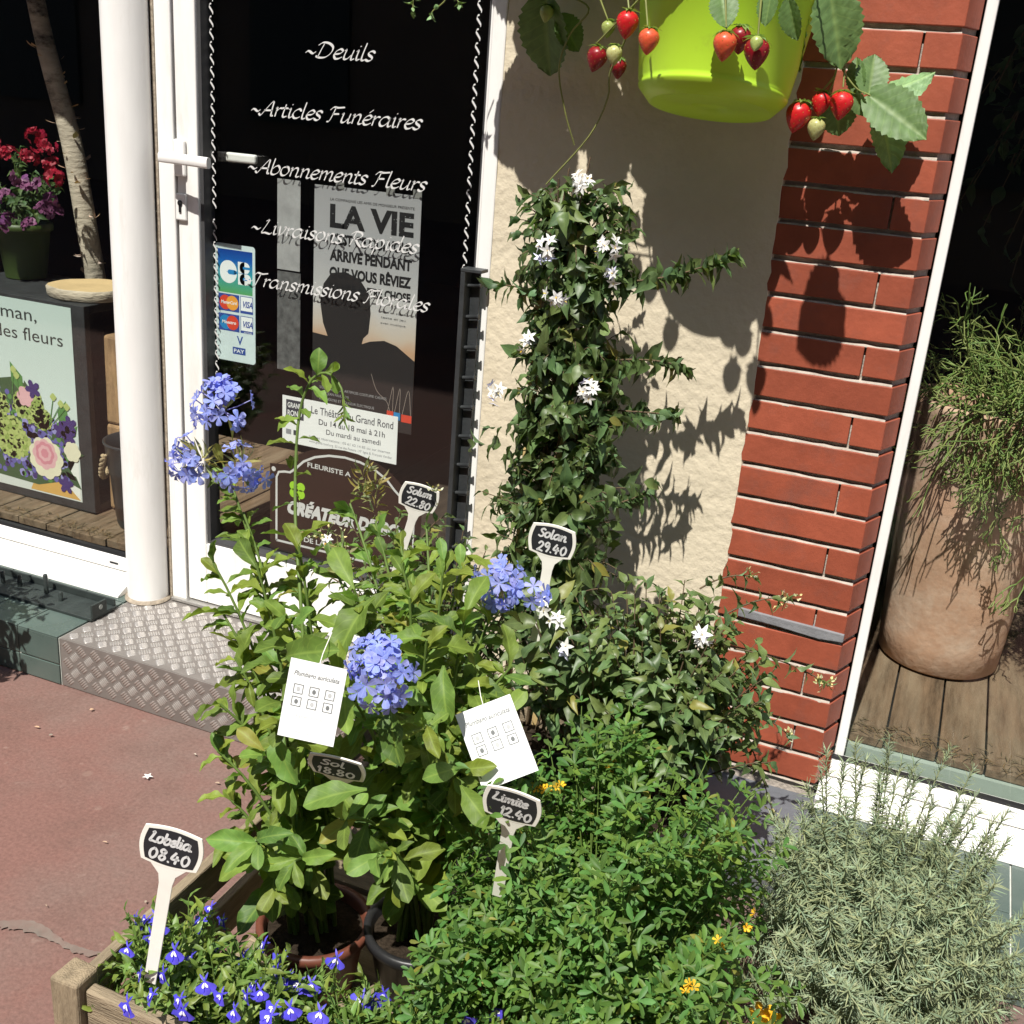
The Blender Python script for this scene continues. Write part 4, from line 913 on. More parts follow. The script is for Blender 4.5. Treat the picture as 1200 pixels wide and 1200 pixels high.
# geranium pot in the window
t = thing('geranium_pot', 'green pot of red geraniums and purple petunias behind the shop window', 'potted plant', (-2.5, .40, .78))
gc = (-2.51, .405); pot(t, gc, .055, .075, .778, .93, pmat('olive_pot', (.045, .075, .014), .5, .1), True)
mb = MB(); lv = Leaves()
for k in range(46):
    d = np.array([RNG.normal(0, 1), RNG.normal(-.1, 1), RNG.uniform(.1, 1.2)]); d /= np.linalg.norm(d)
    tip = np.array([*gc, .93])+d*np.array([.13, .13, .24])*RNG.uniform(.7, 1); base = np.array([*gc, .92])
    p = bez(base, (base+tip)/2+np.array([0, 0, .03]), tip, 6); mb.tube(p, .0015, .0008, 4); leafy(lv, T_OVAT, p, 9, .034, .3, 1, 65, .3)
mb.build('stems', G_stem, t); lv.build('foliage', leafmat('geranium_leaf', (.06, .11, .035), .6, .2, .3, .1), t)
def cluster(cs, r, n, T, pn, L, W, mt, nm, parent, cone=62):
    for c in cs:
        C = []; D = []
        for k in range(n):
            d = np.array([RNG.normal(), RNG.normal()-.6, RNG.normal()*.7+.5]); d /= np.linalg.norm(d); C.append(np.array(c)+d*r*RNG.uniform(.6, 1)); D.append(d)
        blooms('', C, D, T, pn, L, W, None, None, cone).build(nm, mt, parent)
M_gred = leafmat('geranium_red', (.36, .012, .035), .5, .25, .3, 0, 1.0, (1.3, .8, .8), .0)
M_petun = leafmat('petunia_purple', (.20, .065, .15), .5, .25, .35, .2, 1.0, (1.2, .9, 1.1), .0)
cluster([at(42, 160, .33), at(10, 182, .30), at(35, 184, .28), at(60, 195, .34), at(-8, 170, .36), at(64, 208, .31), at(55, 172, .33)], .022, 12, T_PETL, 5, .013, 1.2, M_gred, 'flower_cluster', t)
cluster([at(10, 258, .29), at(30, 222, .28), at(50, 245, .28), at(8, 232, .28), at(35, 265, .30), at(60, 235, .31), at(22, 208, .27), at(48, 218, .29), at(0, 270, .28), at(64, 250, .32)], .016, 4, T_PETL, 5, .019, 1.25, M_petun, 'flower_cluster', t, 70)
# dried twigs with silver leaves beside the crate
t = thing('silver_twig', 'small silvery dried sprig standing behind the wood slice', 'dried plant', (-2.2, .62, .2))
mb = MB(); lv = Leaves()
for k in range(6):
    p = bez((-2.22, .64, .21), (-2.2+.02*k-.05, .62, .6), (-2.17+.022*k-.05, .60, .95+.03*math.sin(k*2)), 10); mb.tube(p, .002, .001, 4); leafy(lv, T_LANC, p, 12, .03, .6, 1, 50, .1)
mb.build('stems', B_stem, t); lv.build('leaves', leafmat('silver_leaf', (.24, .25, .25), .6, .2, .3, .1), t)

# ================================================================== RIGHT WINDOW DISPLAY
t = thing('terracotta_planter', 'tall pale terracotta planter with trailing green stems behind the right window', 'potted plant', (.085, .6, .18))
tc_ = (.088, .60); mb = MB()
mb.lathe([(.128, .1835), (.136, .19), (.141, .26), (.150, .45), (.158, .62), (.163, .76), (.168, .785), (.170, .80), (.166, .812), (.152, .812), (.146, .78), (.142, .70)], (*tc_, 0), 56)
mb.build('pot', M_terra, t)
mb = MB(); mb.lathe([(.144, .76), (.08, .775), (.001, .78)], (*tc_, 0), 30, cap0=False); mb.build('soil', M_soil, t)
mb = MB(); mb2 = MB()
def forked(p, r, depth, d0, L):
    d = d0/np.linalg.norm(d0); q = p+d*L; mid_ = (p+q)/2+RNG.normal(0, .004, 3)
    (mb if RNG.random() < .5 else mb2).tube([p, mid_, q], r, r*.8, 5)
    if depth > 0:
        for s in range(2 if RNG.random() < .9 else 3):
            forked(q, r*.88, depth-1, d+RNG.normal(0, .42, 3)+np.array([0, -.03, -.16]), L*RNG.uniform(.6, .95))
for k in range(165):
    az = RNG.uniform(0, 6.28); rr = RNG.uniform(.02, .15)
    bx, by = tc_[0]+.10+rr*.9*math.cos(az), tc_[1]+rr*math.sin(az)
    out = np.array([math.cos(az)*.7+.35, math.sin(az)*.9-.3, RNG.uniform(-.2, 1.0)])
    forked(np.array([bx, by, .80]), .0025, 4, out, RNG.uniform(.05, .09))
for k in range(34):
    az = RNG.uniform(-1.9, .3); bx, by = tc_[0]+.16*math.cos(az), tc_[1]+.16*math.sin(az)
    zz = RNG.uniform(.5, .80) if math.cos(az) > .1 else RNG.uniform(.72, .82)
    forked(np.array([bx+.01, by-.012, zz]), .0023, 4, np.array([math.cos(az)*.4, math.sin(az)*.4, -.8]), RNG.uniform(.03, .06))
M_rhip = pmat('rhipsalis_green', (.14, .22, .05), .5, .3, 20); M_rhip2 = pmat('rhipsalis_yellow', (.23, .27, .08), .5, .3, 20)
mb.build('trailing_stems', M_rhip, t); mb2.build('trailing_stems', M_rhip2, t)
t = thing('indoor_ficus', 'dark leafy plant hanging in the gloom behind the right window', 'plant', (.12, .62, .8))
mb = MB(); lv = Leaves()
for k in range(16):
    a0 = np.array([.16+RNG.normal(0, .05), .75+RNG.normal(0, .05), 1.75]); tip = np.array([-.02+RNG.uniform(-.1, .3), .68+RNG.normal(0, .1), RNG.uniform(1.02, 1.5)])
    p = bez(a0, (a0+tip)/2+np.array([0, -.1, .1]), tip, 9); mb.tube(p, .003, .0012, 5); leafy(lv, T_OVAT, p, 11, .075, .25, 1, 60, .5, W=.9)
mb.build('stems', B_stem, t); lv.build('foliage', leafmat('ficus_leaf', (.035, .075, .025), .35, .2, .4, .2), t)

# ================================================================== HANGING LIME POT AND STRAWBERRIES
pc_ = np.array([-.452, -.165, 1.368]); Mt = Matrix.Rotation(math.radians(-11), 3, 'X')
t = thing('hanging_pot', 'lime green plastic pot hanging on the cream wall full of strawberries', 'hanging pot', pc_)
mb = MB()
mb.lathe([(.0, .006), (.03, .006), (.032, .002), (.094, .002), (.100, .0), (.119, .020), (.1205, .024), (.119, .028), (.1215, .032), (.148, .215), (.158, .218), (.160, .25), (.156, .252), (.152, .235), (.14, .20)], pc_, 64, M=Mt, cap0=False)
mb.build('pot_body', M_lime, t)
mb = MB(); mb.lathe([(.143, .205), (.07, .22), (.001, .225)], pc_, 24, M=Mt, cap0=False); mb.build('soil', M_soil, t)
mb = MB()
for s in (-1, 1): mb.tube([pc_+np.array([s*.10, .125, .24]), pc_+np.array([s*.10, .150, .262]), pc_+np.array([s*.10, .16, .21])], .004, sides=6)
mb.build('hanger_hooks', M_blackm, t)
t = thing('strawberry_plant', 'strawberry plant with red berries and toothed leaves spilling over the lime pot', 'plant', pc_+np.array([0, 0, .22]))
SB = t; top = pc_+np.array([0, 0, .24])
M_sleaf = leafmat('strawberry_leaf', (.11, .185, .06), .5, .22, .22, .35, 1.9, (1.3, 1.5, .6), .05)
M_sstem = pmat('strawberry_stem', (.22, .24, .07), .5, .2, 30)
mb = MB(); lvs = Leaves()
def sleaf(base, tip, n, L=None, W=1.0):
    base, tip = np.array(base, float), np.array(tip, float); d = tip-base
    l = L or np.linalg.norm(d); lv = Leaves(); lv.add(T_BERRY, base, d, n, l, W, .3); lv.build('leaf', M_sleaf, SB)
# leaves in view, the last one unseen and added for its shadow on brick: base px, base depth, tip px, tip depth, facing, width
for bx, by, bY, tx, ty, tY, n, W in (
    (972, -12, -.14, 988, 80, -.14, (.25, -.9, .3), .78), (955, -10, -.13, 930, 84, -.13, (-.8, -.5, .1), .6),
    (1018, 112, -.10, 1086, 160, -.125, (-.2, -.8, .55), .78), (1018, 110, -.10, 1026, 62, -.08, (.3, -.9, .3), .95), (1006, 108, -.095, 1002, 66, -.09, (-.3, -.9, .2), .7),
    (1022, 112, -.09, 1096, 92, -.07, (.35, .75, -.55), .72), (1030, 125, -.08, 1049, 200, -.06, (.4, .8, -.3), .66), (1000, 108, -.10, 1014, 136, -.11, (-.6, -.7, .2), .8),
    (978, 112, -.08, 985, 160, -.07, (.3, -.9, .2), 1.1), (640, -5, -.10, 640, 92, -.055, (-.15, -.9, .3), .85), (655, 20, -.09, 680, 60, -.07, (.5, -.8, .3), .9),
    (845, -8, -.31, 852, 32, -.33, (.2, -.8, .5), .9), (905, -10, -.30, 895, 30, -.31, (-.4, -.8, .5), .9), (925, 0, -.24, 932, 48, -.24, (-.5, -.8, .1), .8), (1010, -45, -.30, 960, -110, -.40, (.3, -.5, .8), 1.0)):
    sleaf(at(bx, by, bY), at(tx, ty, tY), n, None, W)
for pts in ([(960, -20, -.14), (978, 60, -.12), (1000, 100, -.11), (1020, 112, -.10)], [(985, 60, -.12), (975, 100, -.11), (960, 125, -.11)], [(960, -60, -.2), (990, -60, -.27), (1010, -45, -.30)], [(655, -10, -.1), (690, 10, -.11), (668, 40, -.10), (655, 80, -.09), (662, 130, -.08), (673, 170, -.06)],
            [(745, -10, -.24), (735, 40, -.22), (715, 85, -.18), (712, 115, -.17), (690, 160, -.16), (640, 216, -.15)], [(735, -10, -.25), (737, 10, -.26)], [(756, -10, -.30), (759, 30, -.31)], [(760, -12, -.27), (700, 50, -.22)], [(850, -10, -.32), (851, 32, -.33)], [(893, -12, -.31), (888, 45, -.32)], [(700, -10, -.2), (713, 25, -.2)],
            [(990, 80, -.115), (988, 102, -.12)], [(978, 90, -.115), (962, 108, -.11)]):
    P = crom(np.array([at(*q) for q in pts]), 5) if len(pts) > 2 else [at(*q) for q in pts]
    mb.tube(P, .0019, .0014, 5)
mb.build('stems', M_sstem, SB)
def berry(c, r, col, dirn=(0, 0, -1), lab=None, ripe=True):
    mt = pmat('berry_'+col, {'red': (.50, .012, .015), 'dark': (.22, .006, .012), 'orange': (.62, .09, .035), 'green': (.30, .36, .10), 'pale': (.42, .42, .17)}[col], .36, .15, 40, spec=.5)
    mb = MB(); seg = 24; n = 16; V = []; d = Vector(dirn).normalized(); Q = d.to_track_quat('Z', 'Y').to_matrix()
    prof = []
    for i in range(n+1):
        u = i/n; prof.append((r*1.0*math.sin(math.pi*min(1, u**.72*.98+.02))**.75*(1.0-.12*u), (u*2.35-.65)*r))
    def P(i, k, off=0.):
        rr, z = prof[i]; th_ = 2*math.pi*k/seg; p = Q @ Vector(((rr+off)*math.cos(th_), (rr+off)*math.sin(th_), z)); return (c[0]+p.x, c[1]+p.y, c[2]+p.z)
    V = [P(i, k) for i in range(n+1) for k in range(seg)]
    # seeds sit in dimples: push a pattern of verts inward
    for i in range(1, n):
        for k in range(seg):
            if (k+(i//2 % 2)*2) % 4 == 0 and i % 2 == 0: V[i*seg+k] = P(i, k, -.07*r)
    mb.add(V, [(i*seg+k, i*seg+(k+1) % seg, (i+1)*seg+(k+1) % seg, (i+1)*seg+k) for i in range(n) for k in range(seg)], 0, True)
    for i in range(2, n, 2):
        for k in range(seg):
            if (k+(i//2 % 2)*2) % 4 == 0:
                a, b = np.array(P(i, k, -.04*r)), np.array(P(i, k, .035*r)); e = r*.038
                t1 = np.array(P(i, k+.5))-np.array(P(i, k-.5)); t1 = t1/(np.linalg.norm(t1)+1e-9)*e; t2 = np.array(P(min(n, i+1), k))-np.array(P(i-1, k)); t2 = t2/(np.linalg.norm(t2)+1e-9)*e*1.5
                mb.add([a+t1, a+t2, a-t1, a-t2, b], [(0, 1, 4), (1, 2, 4), (2, 3, 4), (3, 0, 4)], 1)
    o = mb.build('strawberry', [mt, pmat('berry_seed', (.42, .25, .04), .5, .1)], SB)
    if lab: o['label'] = lab
    lv = Leaves(); cc = np.array(c)-np.array(d)*r*.62; a = unit(np.cross(np.array(d), [.3, .9, .2])); b = np.cross(np.array(d), a)
    k = np.arange(9)*.7+RNG.uniform(0, 1); rad = np.cos(k)[:, None]*a+np.sin(k)[:, None]*b
    lv.add(T_LANC, np.tile(cc, (9, 1)), rad+np.array(d)*-.25+RNG.normal(0, .15, (9, 3)), -np.array(d)[None]+rad*.2, r*1.05*RNG.uniform(.8, 1.15, 9), 1.1)
    lv.build('calyx', leafmat('calyx_green', (.16, .25, .07), .5, .25, .2, .2), o)
for x, y, Y, r, col, d, lab in ((937, 130, -.115, .0210, 'red', (-.15, -.25, -1), 'plump red strawberry lowest in the right cluster'), (963, 116, -.105, .0160, 'red', (0, -.3, -1), None), (987, 117, -.125, .0190, 'red', (0, -.3, -1), None), (957, 146, -.11, .0150, 'pale', (0, -.2, -1), 'pale unripe strawberry'),
    (736, 22, -.27, .0180, 'red', (0, -.2, -1), None), (761, 42, -.31, .0165, 'orange', (0, -.2, -1), 'orange red strawberry lying against the lime pot'), (701, 63, -.21, .0175, 'dark', (-.2, -.2, -1), 'dark red strawberry'), (720, 60, -.23, .0135, 'pale', (.1, -.2, -1), None), (713, 30, -.20, .0115, 'green', (0, -.2, -1), 'small green strawberry'), (725, 75, -.17, .014, 'dark', (0, 0, -1), None), (641, 12, -.11, .0125, 'green', (0, -.3, -1), None),
    (850, 47, -.345, .0175, 'orange', (0, -.15, -1), None), (887, 55, -.335, .0190, 'dark', (.1, -.2, -1), None), (868, 40, -.31, .0165, 'dark', (0, 0, -1), None), (887, 48, -.368, .0095, 'green', (0, -.6, -1), None)):
    berry(at(x, y, Y), r, col, d, lab)
# crown of the plant above the picture: it throws the shade on the wall
lv = Leaves(); mb = MB()
for k in range(70):
    az = RNG.uniform(0, 6.28); base = top+np.array([RNG.normal(0, .05), RNG.normal(0, .04), -.02])
    tip = np.array([RNG.uniform(-.85, -.47), RNG.uniform(-.30, -.05), 0]); tip[2] = max(1.66, (1.27 if tip[0] < -.58 else 1.06)+1.6*-tip[1]+RNG.uniform(0, .3))
    p = bez(base, (base+tip)/2+np.array([0, -.02, .10]), tip, 7); mb.tube(p, .002, .0014, 4)
    d = unit((p[-1]-p[-2])[None])[0]
    for s in (-1, 0, 1):
        dd = d+np.array([s*.9*math.sin(az), s*.9*math.cos(az), -.25])
        if RNG.random() < .72: lv.add(T_BERRY, tip, dd, (RNG.normal(0, .4), -.5+RNG.normal(0, .3), .9), RNG.uniform(.065, .10), 1.05)
mb.build('leaf_stalks', M_sstem, SB); lv.build('crown_leaves', M_sleaf, SB)
# long runners hanging at the top of the door
t = thing('strawberry_runner', 'thin dangling runner with tiny leaves at the top of the door', 'plant runner', at(500, 0, -.12))
mb = MB(); lv = Leaves()
for q in ([(545, -60, -.15), (525, -5, -.15), (508, 12, -.15), (505, 18, -.15)], [(495, -60, -.16), (485, -5, -.16), (484, 15, -.16)], [(520, -50, -.14), (535, -4, -.14), (538, 6, -.14)]):
    p = crom(np.array([at(*z) for z in q]), 4); mb.tube(p, .0013, .001, 4); leafy(lv, T_OVAT, p, 6, .02, .5, 1, 60, .3)
mb.build('stem', M_sstem, t); lv.build('leaves', M_sleaf, t)
# ================================================================== WOODEN PLANT CRATE
t = thing('plant_crate', 'weathered grey wooden crate tray holding the plumbago and lobelia pots', 'crate', (-.66, -.70, 0))
CX0, CX1, CY0, CY1 = -.905, -.435, -1.20, -.20
def plank(mb, x0, x1, y0, y1, z0, z1, jit=.0015):
    j = lambda: random.uniform(-jit, jit)
    v = [(x0+j(), y0+j(), z0+j()), (x1+j(), y0+j(), z0+j()), (x1+j(), y1+j(), z0+j()), (x0+j(), y1+j(), z0+j()), (x0+j(), y0+j(), z1+j()), (x1+j(), y0+j(), z1+j()), (x1+j(), y1+j(), z1+j()), (x0+j(), y1+j(), z1+j())]
    mb.add(v, [(3, 2, 1, 0), (4, 5, 6, 7), (0, 1, 5, 4), (1, 2, 6, 5), (2, 3, 7, 6), (3, 0, 4, 7)])
for x, y, zt in ((-.893, -1.183, .262), (-.448, -1.183, .262), (-.893, -.21, .262), (-.425, -.195, .335)):
    mb = MB(); plank(mb, x-.021, x+.021, y-.021, y+.021, .001, zt); mb.build('post', M_woodv, t, .004)
for x in (-.893, -.448):
    for za, zb in ((.185, .248), (.085, .150)):
        mb = MB(); plank(mb, x-.009, x+.009, -1.160, -.232, za, zb); mb.build('rail', M_wood, t, .003)
M_woodx = pmat('rail_wood', (.27, .215, .145), .85, .35, 7, bump=.6, bscale=50, stretch=(1.2, 9, 9), dirt=(.14, .11, .075), dscale=2.4, dlo=.48, dhi=.75, spec=.15)
for y in (-1.183, -.205):
    for za, zb in ((.185, .248), (.085, .150)):
        mb = MB(); plank(mb, -.870, -.470, y-.009, y+.009, za, zb); mb.build('rail', M_woodx, t, .003)
mb = MB()
for k in range(9): plank(mb, -.88, -.46, -1.155+k*.104, -1.155+k*.104+.09, .03, .045)
mb.build('bottom_boards', M_woodx, t, .003)

# ================================================================== PLUMBAGOS
M_plumb = leafmat('plumbago_leaf', (.128, .205, .038), .52, .30, .34, .4, 1.15, None, .17, .28, .05)
M_pblue = leafmat('plumbago_blue', (.275, .335, .70), .55, .3, .16, .35, 1.0, (1.05, 1.05, 1.2), .08)
M_bud = leafmat('plumbago_bud', (.26, .28, .10), .6, .25, .3, 0, 1, None, .2)
def phlox(parent, c, d, r, n, nb=14):
    """rounded flower head: pale blue five petal flowers on long tubes, plus buds"""
    c = np.asarray(c, float); d = np.asarray(d, float)/np.linalg.norm(d); C = []; D = []; tb = MB()
    for k in range(n):
        v = RNG.normal(0, 1, 3); v /= np.linalg.norm(v); v = v+d*.75+np.array([0, -.35, .0]); v /= np.linalg.norm(v)
        p = c+v*r*RNG.uniform(.75, 1.12); C.append(p); D.append(v+RNG.normal(0, .25, 3)); tb.tube([c+v*r*.15, c+v*r*.6+RNG.normal(0, .002, 3), p], .0010, .0008, 4)
    o = blooms('', C, D, T_PETL, 5, .0135, .95, None, None, 72).build('flower_cluster', M_pblue, parent)
    tb.build('flower_tubes', pmat('tube_blue', (.30, .30, .55), .5, .1), o)
    lv = Leaves()
    for k in range(nb):
        v = RNG.normal(0, 1, 3); v /= np.linalg.norm(v); v = v+d*.5; v /= np.linalg.norm(v)
        lv.add(T_LINE, c+v*r*.2, v, RNG.normal(0, 1, 3), RNG.uniform(.7, 1.15)*r*.8, .9)
    lv.build('buds', M_bud, o)
def plumbago(name, label, base, potr, potz, potm, stems, heads, loc):
    t = thing(name, label, 'potted plant', loc, 'plumbago plants in the crate')
    pot(t, base[:2], potr*.74, potr, .046, potz, potm)
    mb = MB(); lv = Leaves()
    for tip, n, L, sag, t0 in stems:
        tip = np.asarray(tip, float); b = np.array([base[0]+random.uniform(-.03, .03), base[1]+random.uniform(-.03, .03), potz-.02])
        midp = b*.45+tip*.55+np.array([(b[0]-tip[0])*.25, (b[1]-tip[1])*.25+0, sag*abs(tip[2]-b[2])+.02])
        p = bez(b, midp, tip, 12); mb.tube(p, .0036, .0018, 6)
        leafy(lv, T_SPAT, p, int(n*1.45), L*1.22*RNG.uniform(.85, 1.1), t0*.9, 1.0, 64, .3, 1, .94, .45, .3, .5, .1)
        # axillary tufts of small leaves
        q, tg = sample(p, np.linspace(.25, .95, n))
        for a_, g_ in zip(q, tg):
            d = g_+RNG.normal(0, .7, 3); lv.add(T_SPAT, np.tile(a_, (2, 1)), d[None]+RNG.normal(0, .4, (2, 3)), (0, -.4, .9), RNG.uniform(.022, .045, 2), .95)
    for b_, t_, n_, L in heads: lv.add(T_SPAT, b_, np.array(t_)-np.array(b_), n_, L, 1.05, .3)
    mb.build('stems', G_stem, t); lv.build('foliage', M_plumb, t); return t
pA = (-.735, -.86)
A = plumbago('plumbago', 'tall plumbago with a big blue flower head reaching the left door stile', (*pA, 0), .082, .165, M_brownpot, [
    (at(262, 545, -.78), 13, .050, .15, .35), (at(285, 600, -.80), 13, .055, .1, .3), (at(300, 660, -.88), 13, .060, .1, .25), (at(262, 720, -.86), 12, .062, .12, .3),
    (at(335, 720, -.95), 13, .062, .1, .25), (at(258, 825, -.92), 9, .065, .1, .35), (at(268, 935, -.92), 9, .065, .12, .3), (at(330, 820, -1.02), 11, .066, .05, .2), (at(300, 985, -1.02), 8, .068, .1, .3), (at(345, 1010, -1.02), 7, .055, .1, .3), (at(310, 880, -.98), 10, .064, .1, .25), (at(255, 880, -.93), 9, .062, .12, .3), (at(275, 770, -.88), 11, .062, .1, .3), (at(250, 660, -.84), 11, .056, .12, .4), (at(320, 1040, -1.0), 7, .06, .12, .3), (at(350, 640, -.86), 12, .06, .1, .3)],
    [(at(335, 770, -.98), at(390, 740, -1.1), (-.2, -.9, .5), .09), (at(325, 850, -1.0), at(325, 905, -1.04), (-.1, -.95, .3), .075)], (*pA, .046))
phlox(A, at(262, 482, -.78), (0, -.4, .9), .043, 26, 4); phlox(A, at(238, 540, -.79), (-.5, -.5, .3), .042, 15, 44); phlox(A, at(280, 545, -.79), (.6, -.5, .1), .040, 15, 20)
# arching top shoot
mb = MB(); lv = Leaves()
p = crom(np.array([at(*q) for q in ((372, 1010, -.87), (362, 850, -.9), (352, 700, -.86), (346, 600, -.80), (349, 500, -.76), (362, 450, -.75), (382, 437, -.75), (400, 455, -.76), (404, 492, -.77))]), 4)
mb.tube(p, .0030, .0014, 6); mb.build('arching_shoot', G_stem, A)
leafy(lv, T_SPAT, p, 22, .05, .25, .8, 65, .15)
lv.add(T_SPAT, at(372, 440, -.75), np.array([.2, -.2, 1.0]), (.5, -.8, -.3), .036, 1.5); lv.add(T_SPAT, at(350, 490, -.76), np.array([-.9, -.3, -.25]), (0, -.5, .9), .04, 1.3)
q, tg = sample(p, np.linspace(.9, 1, 16)); lv.add(T_LINE, q, tg+RNG.normal(0, .45, (16, 3)), RNG.normal(0, 1, (16, 3)), .018, 1.3)
lv.build('shoot_leaves', M_plumb, A)
pB = (-.585, -.80)
Bp = plumbago('plumbago', 'bushy plumbago with two blue flower heads at the middle of the crate', (*pB, 0), .08, .17, M_blackpot, [
    (at(585, 705, -.72), 13, .058, .12, .3), (at(440, 610, -.70), 12, .055, .1, .4), (at(520, 660, -.74), 13, .06, .1, .3), (at(480, 700, -.84), 13, .066, .1, .25), (at(415, 690, -.86), 12, .068, .1, .3),
    (at(560, 790, -.82), 12, .064, .1, .25), (at(455, 800, -.98), 12, .066, .1, .2), (at(540, 900, -.95), 11, .066, .1, .25), (at(500, 850, -1.0), 11, .068, .1, .2), (at(400, 960, -1.04), 9, .07, .12, .3), (at(445, 1000, -1.05), 8, .06, .1, .3), (at(400, 800, -.98), 11, .068, .1, .25), (at(500, 750, -.88), 12, .065, .1, .25), (at(570, 860, -.86), 9, .055, .1, .3), (at(470, 660, -.78), 12, .06, .1, .3), (at(600, 780, -.80), 11, .06, .12, .3), (at(545, 720, -.82), 12, .062, .1, .3), (at(590, 840, -.84), 10, .055, .12, .3), (at(380, 640, -.72), 14, .055, .1, .4), (at(470, 640, -.70), 14, .055, .1, .4), (at(545, 650, -.68), 14, .052, .1, .4), (at(410, 590, -.66), 12, .048, .1, .5), (at(340, 680, -.76), 13, .055, .1, .4), (at(500, 620, -.64), 12, .05, .1, .45)],
    [(at(460, 820, -1.0), at(452, 880, -1.05), (-.1, -.9, .4), .075), (at(540, 920, -.96), at(565, 960, -1.0), (.2, -.8, .5), .068), (at(430, 925, -1.03), at(370, 930, -1.07), (-.1, -.5, .9), .08), (at(520, 780, -.92), at(515, 840, -.98), (.1, -.9, .4), .07), (at(440, 700, -.85), at(365, 760, -.97), (-.2, -.8, .6), .10)], (*pB, .046))
phlox(Bp, at(588, 684, -.72), (.15, -.6, .6), .042, 24, 14); phlox(Bp, at(452, 782, -1.03), (0, -.8, .4), .045, 32, 6); phlox(Bp, at(625, 700, -.72), (.9, -.4, -.1), .022, 5, 3)
# budding spike between the leaves
for c in (at(440, 580, -.68), at(425, 565, -.68), at(400, 655, -.75)):
    lv = Leaves()
    for k in range(40):
        v = RNG.normal(0, 1, 3); v[2] = abs(v[2]); v /= np.linalg.norm(v); lv.add(T_LINE, c+v*.006+np.array([0, 0, RNG.uniform(-.03, .02)]), v, RNG.normal(0, 1, 3), RNG.uniform(.014, .024), 1.1)
    lv.build('bud_spike', M_bud, Bp)

# ================================================================== SOLANUMS (potato vine)
M_sol = leafmat('solanum_leaf', (.076, .126, .041), .45, .2, .36, .22, 1.5, None, .12, .45, .03)
M_solb = leafmat('solanum_bush_leaf', (.096, .152, .050), .45, .22, .36, .22, 1.5, None, .14, .45, .03)
M_wfl = leafmat('white_petals', (.80, .80, .76), .6, .2, .06, 0, 1, (1, 1, 1), .0)
M_ybud = leafmat('cream_buds', (.62, .60, .30), .6, .2, .2, 0, 1, None, .1)
def starcluster(parent, c, n, r, L=.0125, out=(0, -1, .2)):
    C = []; D = []
    for k in range(n):
        v = RNG.normal(0, 1, 3)+np.array(out)*1.2; v /= np.linalg.norm(v); C.append(np.asarray(c)+v*r*RNG.uniform(.5, 1.1)); D.append(v)
    o = blooms('', C, D, T_STAR, 5, L, 1.15, None, None, 74).build('flower_cluster', M_wfl, parent)
    lv = Leaves()
    for p, d in zip(C, D): lv.add(T_LINE, p, d, RNG.normal(0, 1, 3), .006, 2.2)
    lv.build('stamens', leafmat('yellow_stamens', (.6, .42, .05), .6, .1, .1, 0), o)
def budspray(parent, c, n, r):
    lv = Leaves(); sb_ = MB()
    for k in range(n):
        v = RNG.normal(0, 1, 3); p = np.asarray(c)+v*r*.5; sb_.tube([c, np.asarray(c)+v*r*.25+np.array([0, 0, .001]), p], .0006, .0005, 4); lv.add(T_OVAT, p, v+np.array([0, -.2, .6]), RNG.normal(0, 1, 3), RNG.uniform(.005, .009), 1.3)
    o = lv.build('bud_spray', M_ybud, parent); sb_.build('bud_stalks', G_stem, o)
t = thing('potato_vine', 'tall dark potato vine column with white star flowers against the cream wall', 'potted plant', (-.63, -.21, 0))
VC = t; pot(t, (-.60, -.22), .09, .12, .001, .22, pmat('dark_teal_pot', (.012, .035, .032), .45, .1))
mb = MB(); lv = Leaves()
ax = lambda z: np.array([-.632-.03*(z-.7), -.205, z])
for k in range(7):
    a_ = k*.9; p = np.array([ax(z)+np.array([.035*math.cos(a_+z*5), .035*math.sin(a_+z*5), 0]) for z in np.linspace(.2, 1.16+.02*k, 18)]); mb.tube(p, .0035, .0015, 5)
for k in range(390):
    z = RNG.uniform(.40, 1.19); wdt = (.098+.022*math.sin((z-.4)*9)+.014*math.sin(z*23))*(1-.55*max(0, z-1.13)/.06); az = RNG.uniform(0, 6.28)
    b_ = ax(z)+np.array([.03*math.cos(az), .03*math.sin(az), 0]); e = ax(z)+np.array([wdt*1.05*math.cos(az), wdt*.8*math.sin(az), RNG.uniform(-.03, .06)])*RNG.uniform(.75, 1.1)+np.array([0, 0, z*.0])
    e[2] = z+RNG.uniform(-.03, .07); e[1] = min(e[1], -.02)
    p = bez(b_, (b_+e)/2+np.array([0, 0, .02]), e, 6); mb.tube(p, .0013, .0008, 4); leafy(lv, T_OVAT, p, 7, .050*RNG.uniform(.6, 1.25), .2, 1, 60, .55, 1, .95, .55)
for tip, ctrl, b_, n in ((at(858, 297, -.20), at(790, 335, -.22), at(690, 330, -.2), 34), (at(803, 432, -.19), at(770, 415, -.2), at(690, 425, -.2), 22), (at(792, 487, -.17), at(760, 482, -.19), at(690, 480, -.2), 20), (at(760, 575, -.2), at(740, 590, -.22), at(670, 600, -.2), 16), (at(720, 325, -.25), at(700, 340, -.25), at(670, 360, -.2), 14), (at(575, 335, -.2), at(600, 330, -.2), at(650, 350, -.2), 10), (at(640, 232, -.2), at(640, 270, -.2), at(655, 320, -.2), 20), (at(690, 222, -.2), at(680, 250, -.2), at(665, 310, -.2), 20)):
    p = bez(b_, ctrl, tip, 10); mb.tube(p, .002, .001, 5); leafy(lv, T_OVAT, p, int(n*2.0), .052, .0, 1, 62, .22, 1, .95, .6, .35)
for px_, py_ in ((530, 520), (545, 500), (600, 585), (640, 570), (725, 490), (740, 565)): leafy(lv, T_OVAT, bez(at(660, py_+10, -.25), at((px_+660)/2, py_, -.28), at(px_+28, py_, -.28), 6), 6, .06, .4, 1, 50, .4, W=.9)
mb.build('stems', B_stem, t); lv.build('foliage', M_sol, t)
mb = MB()
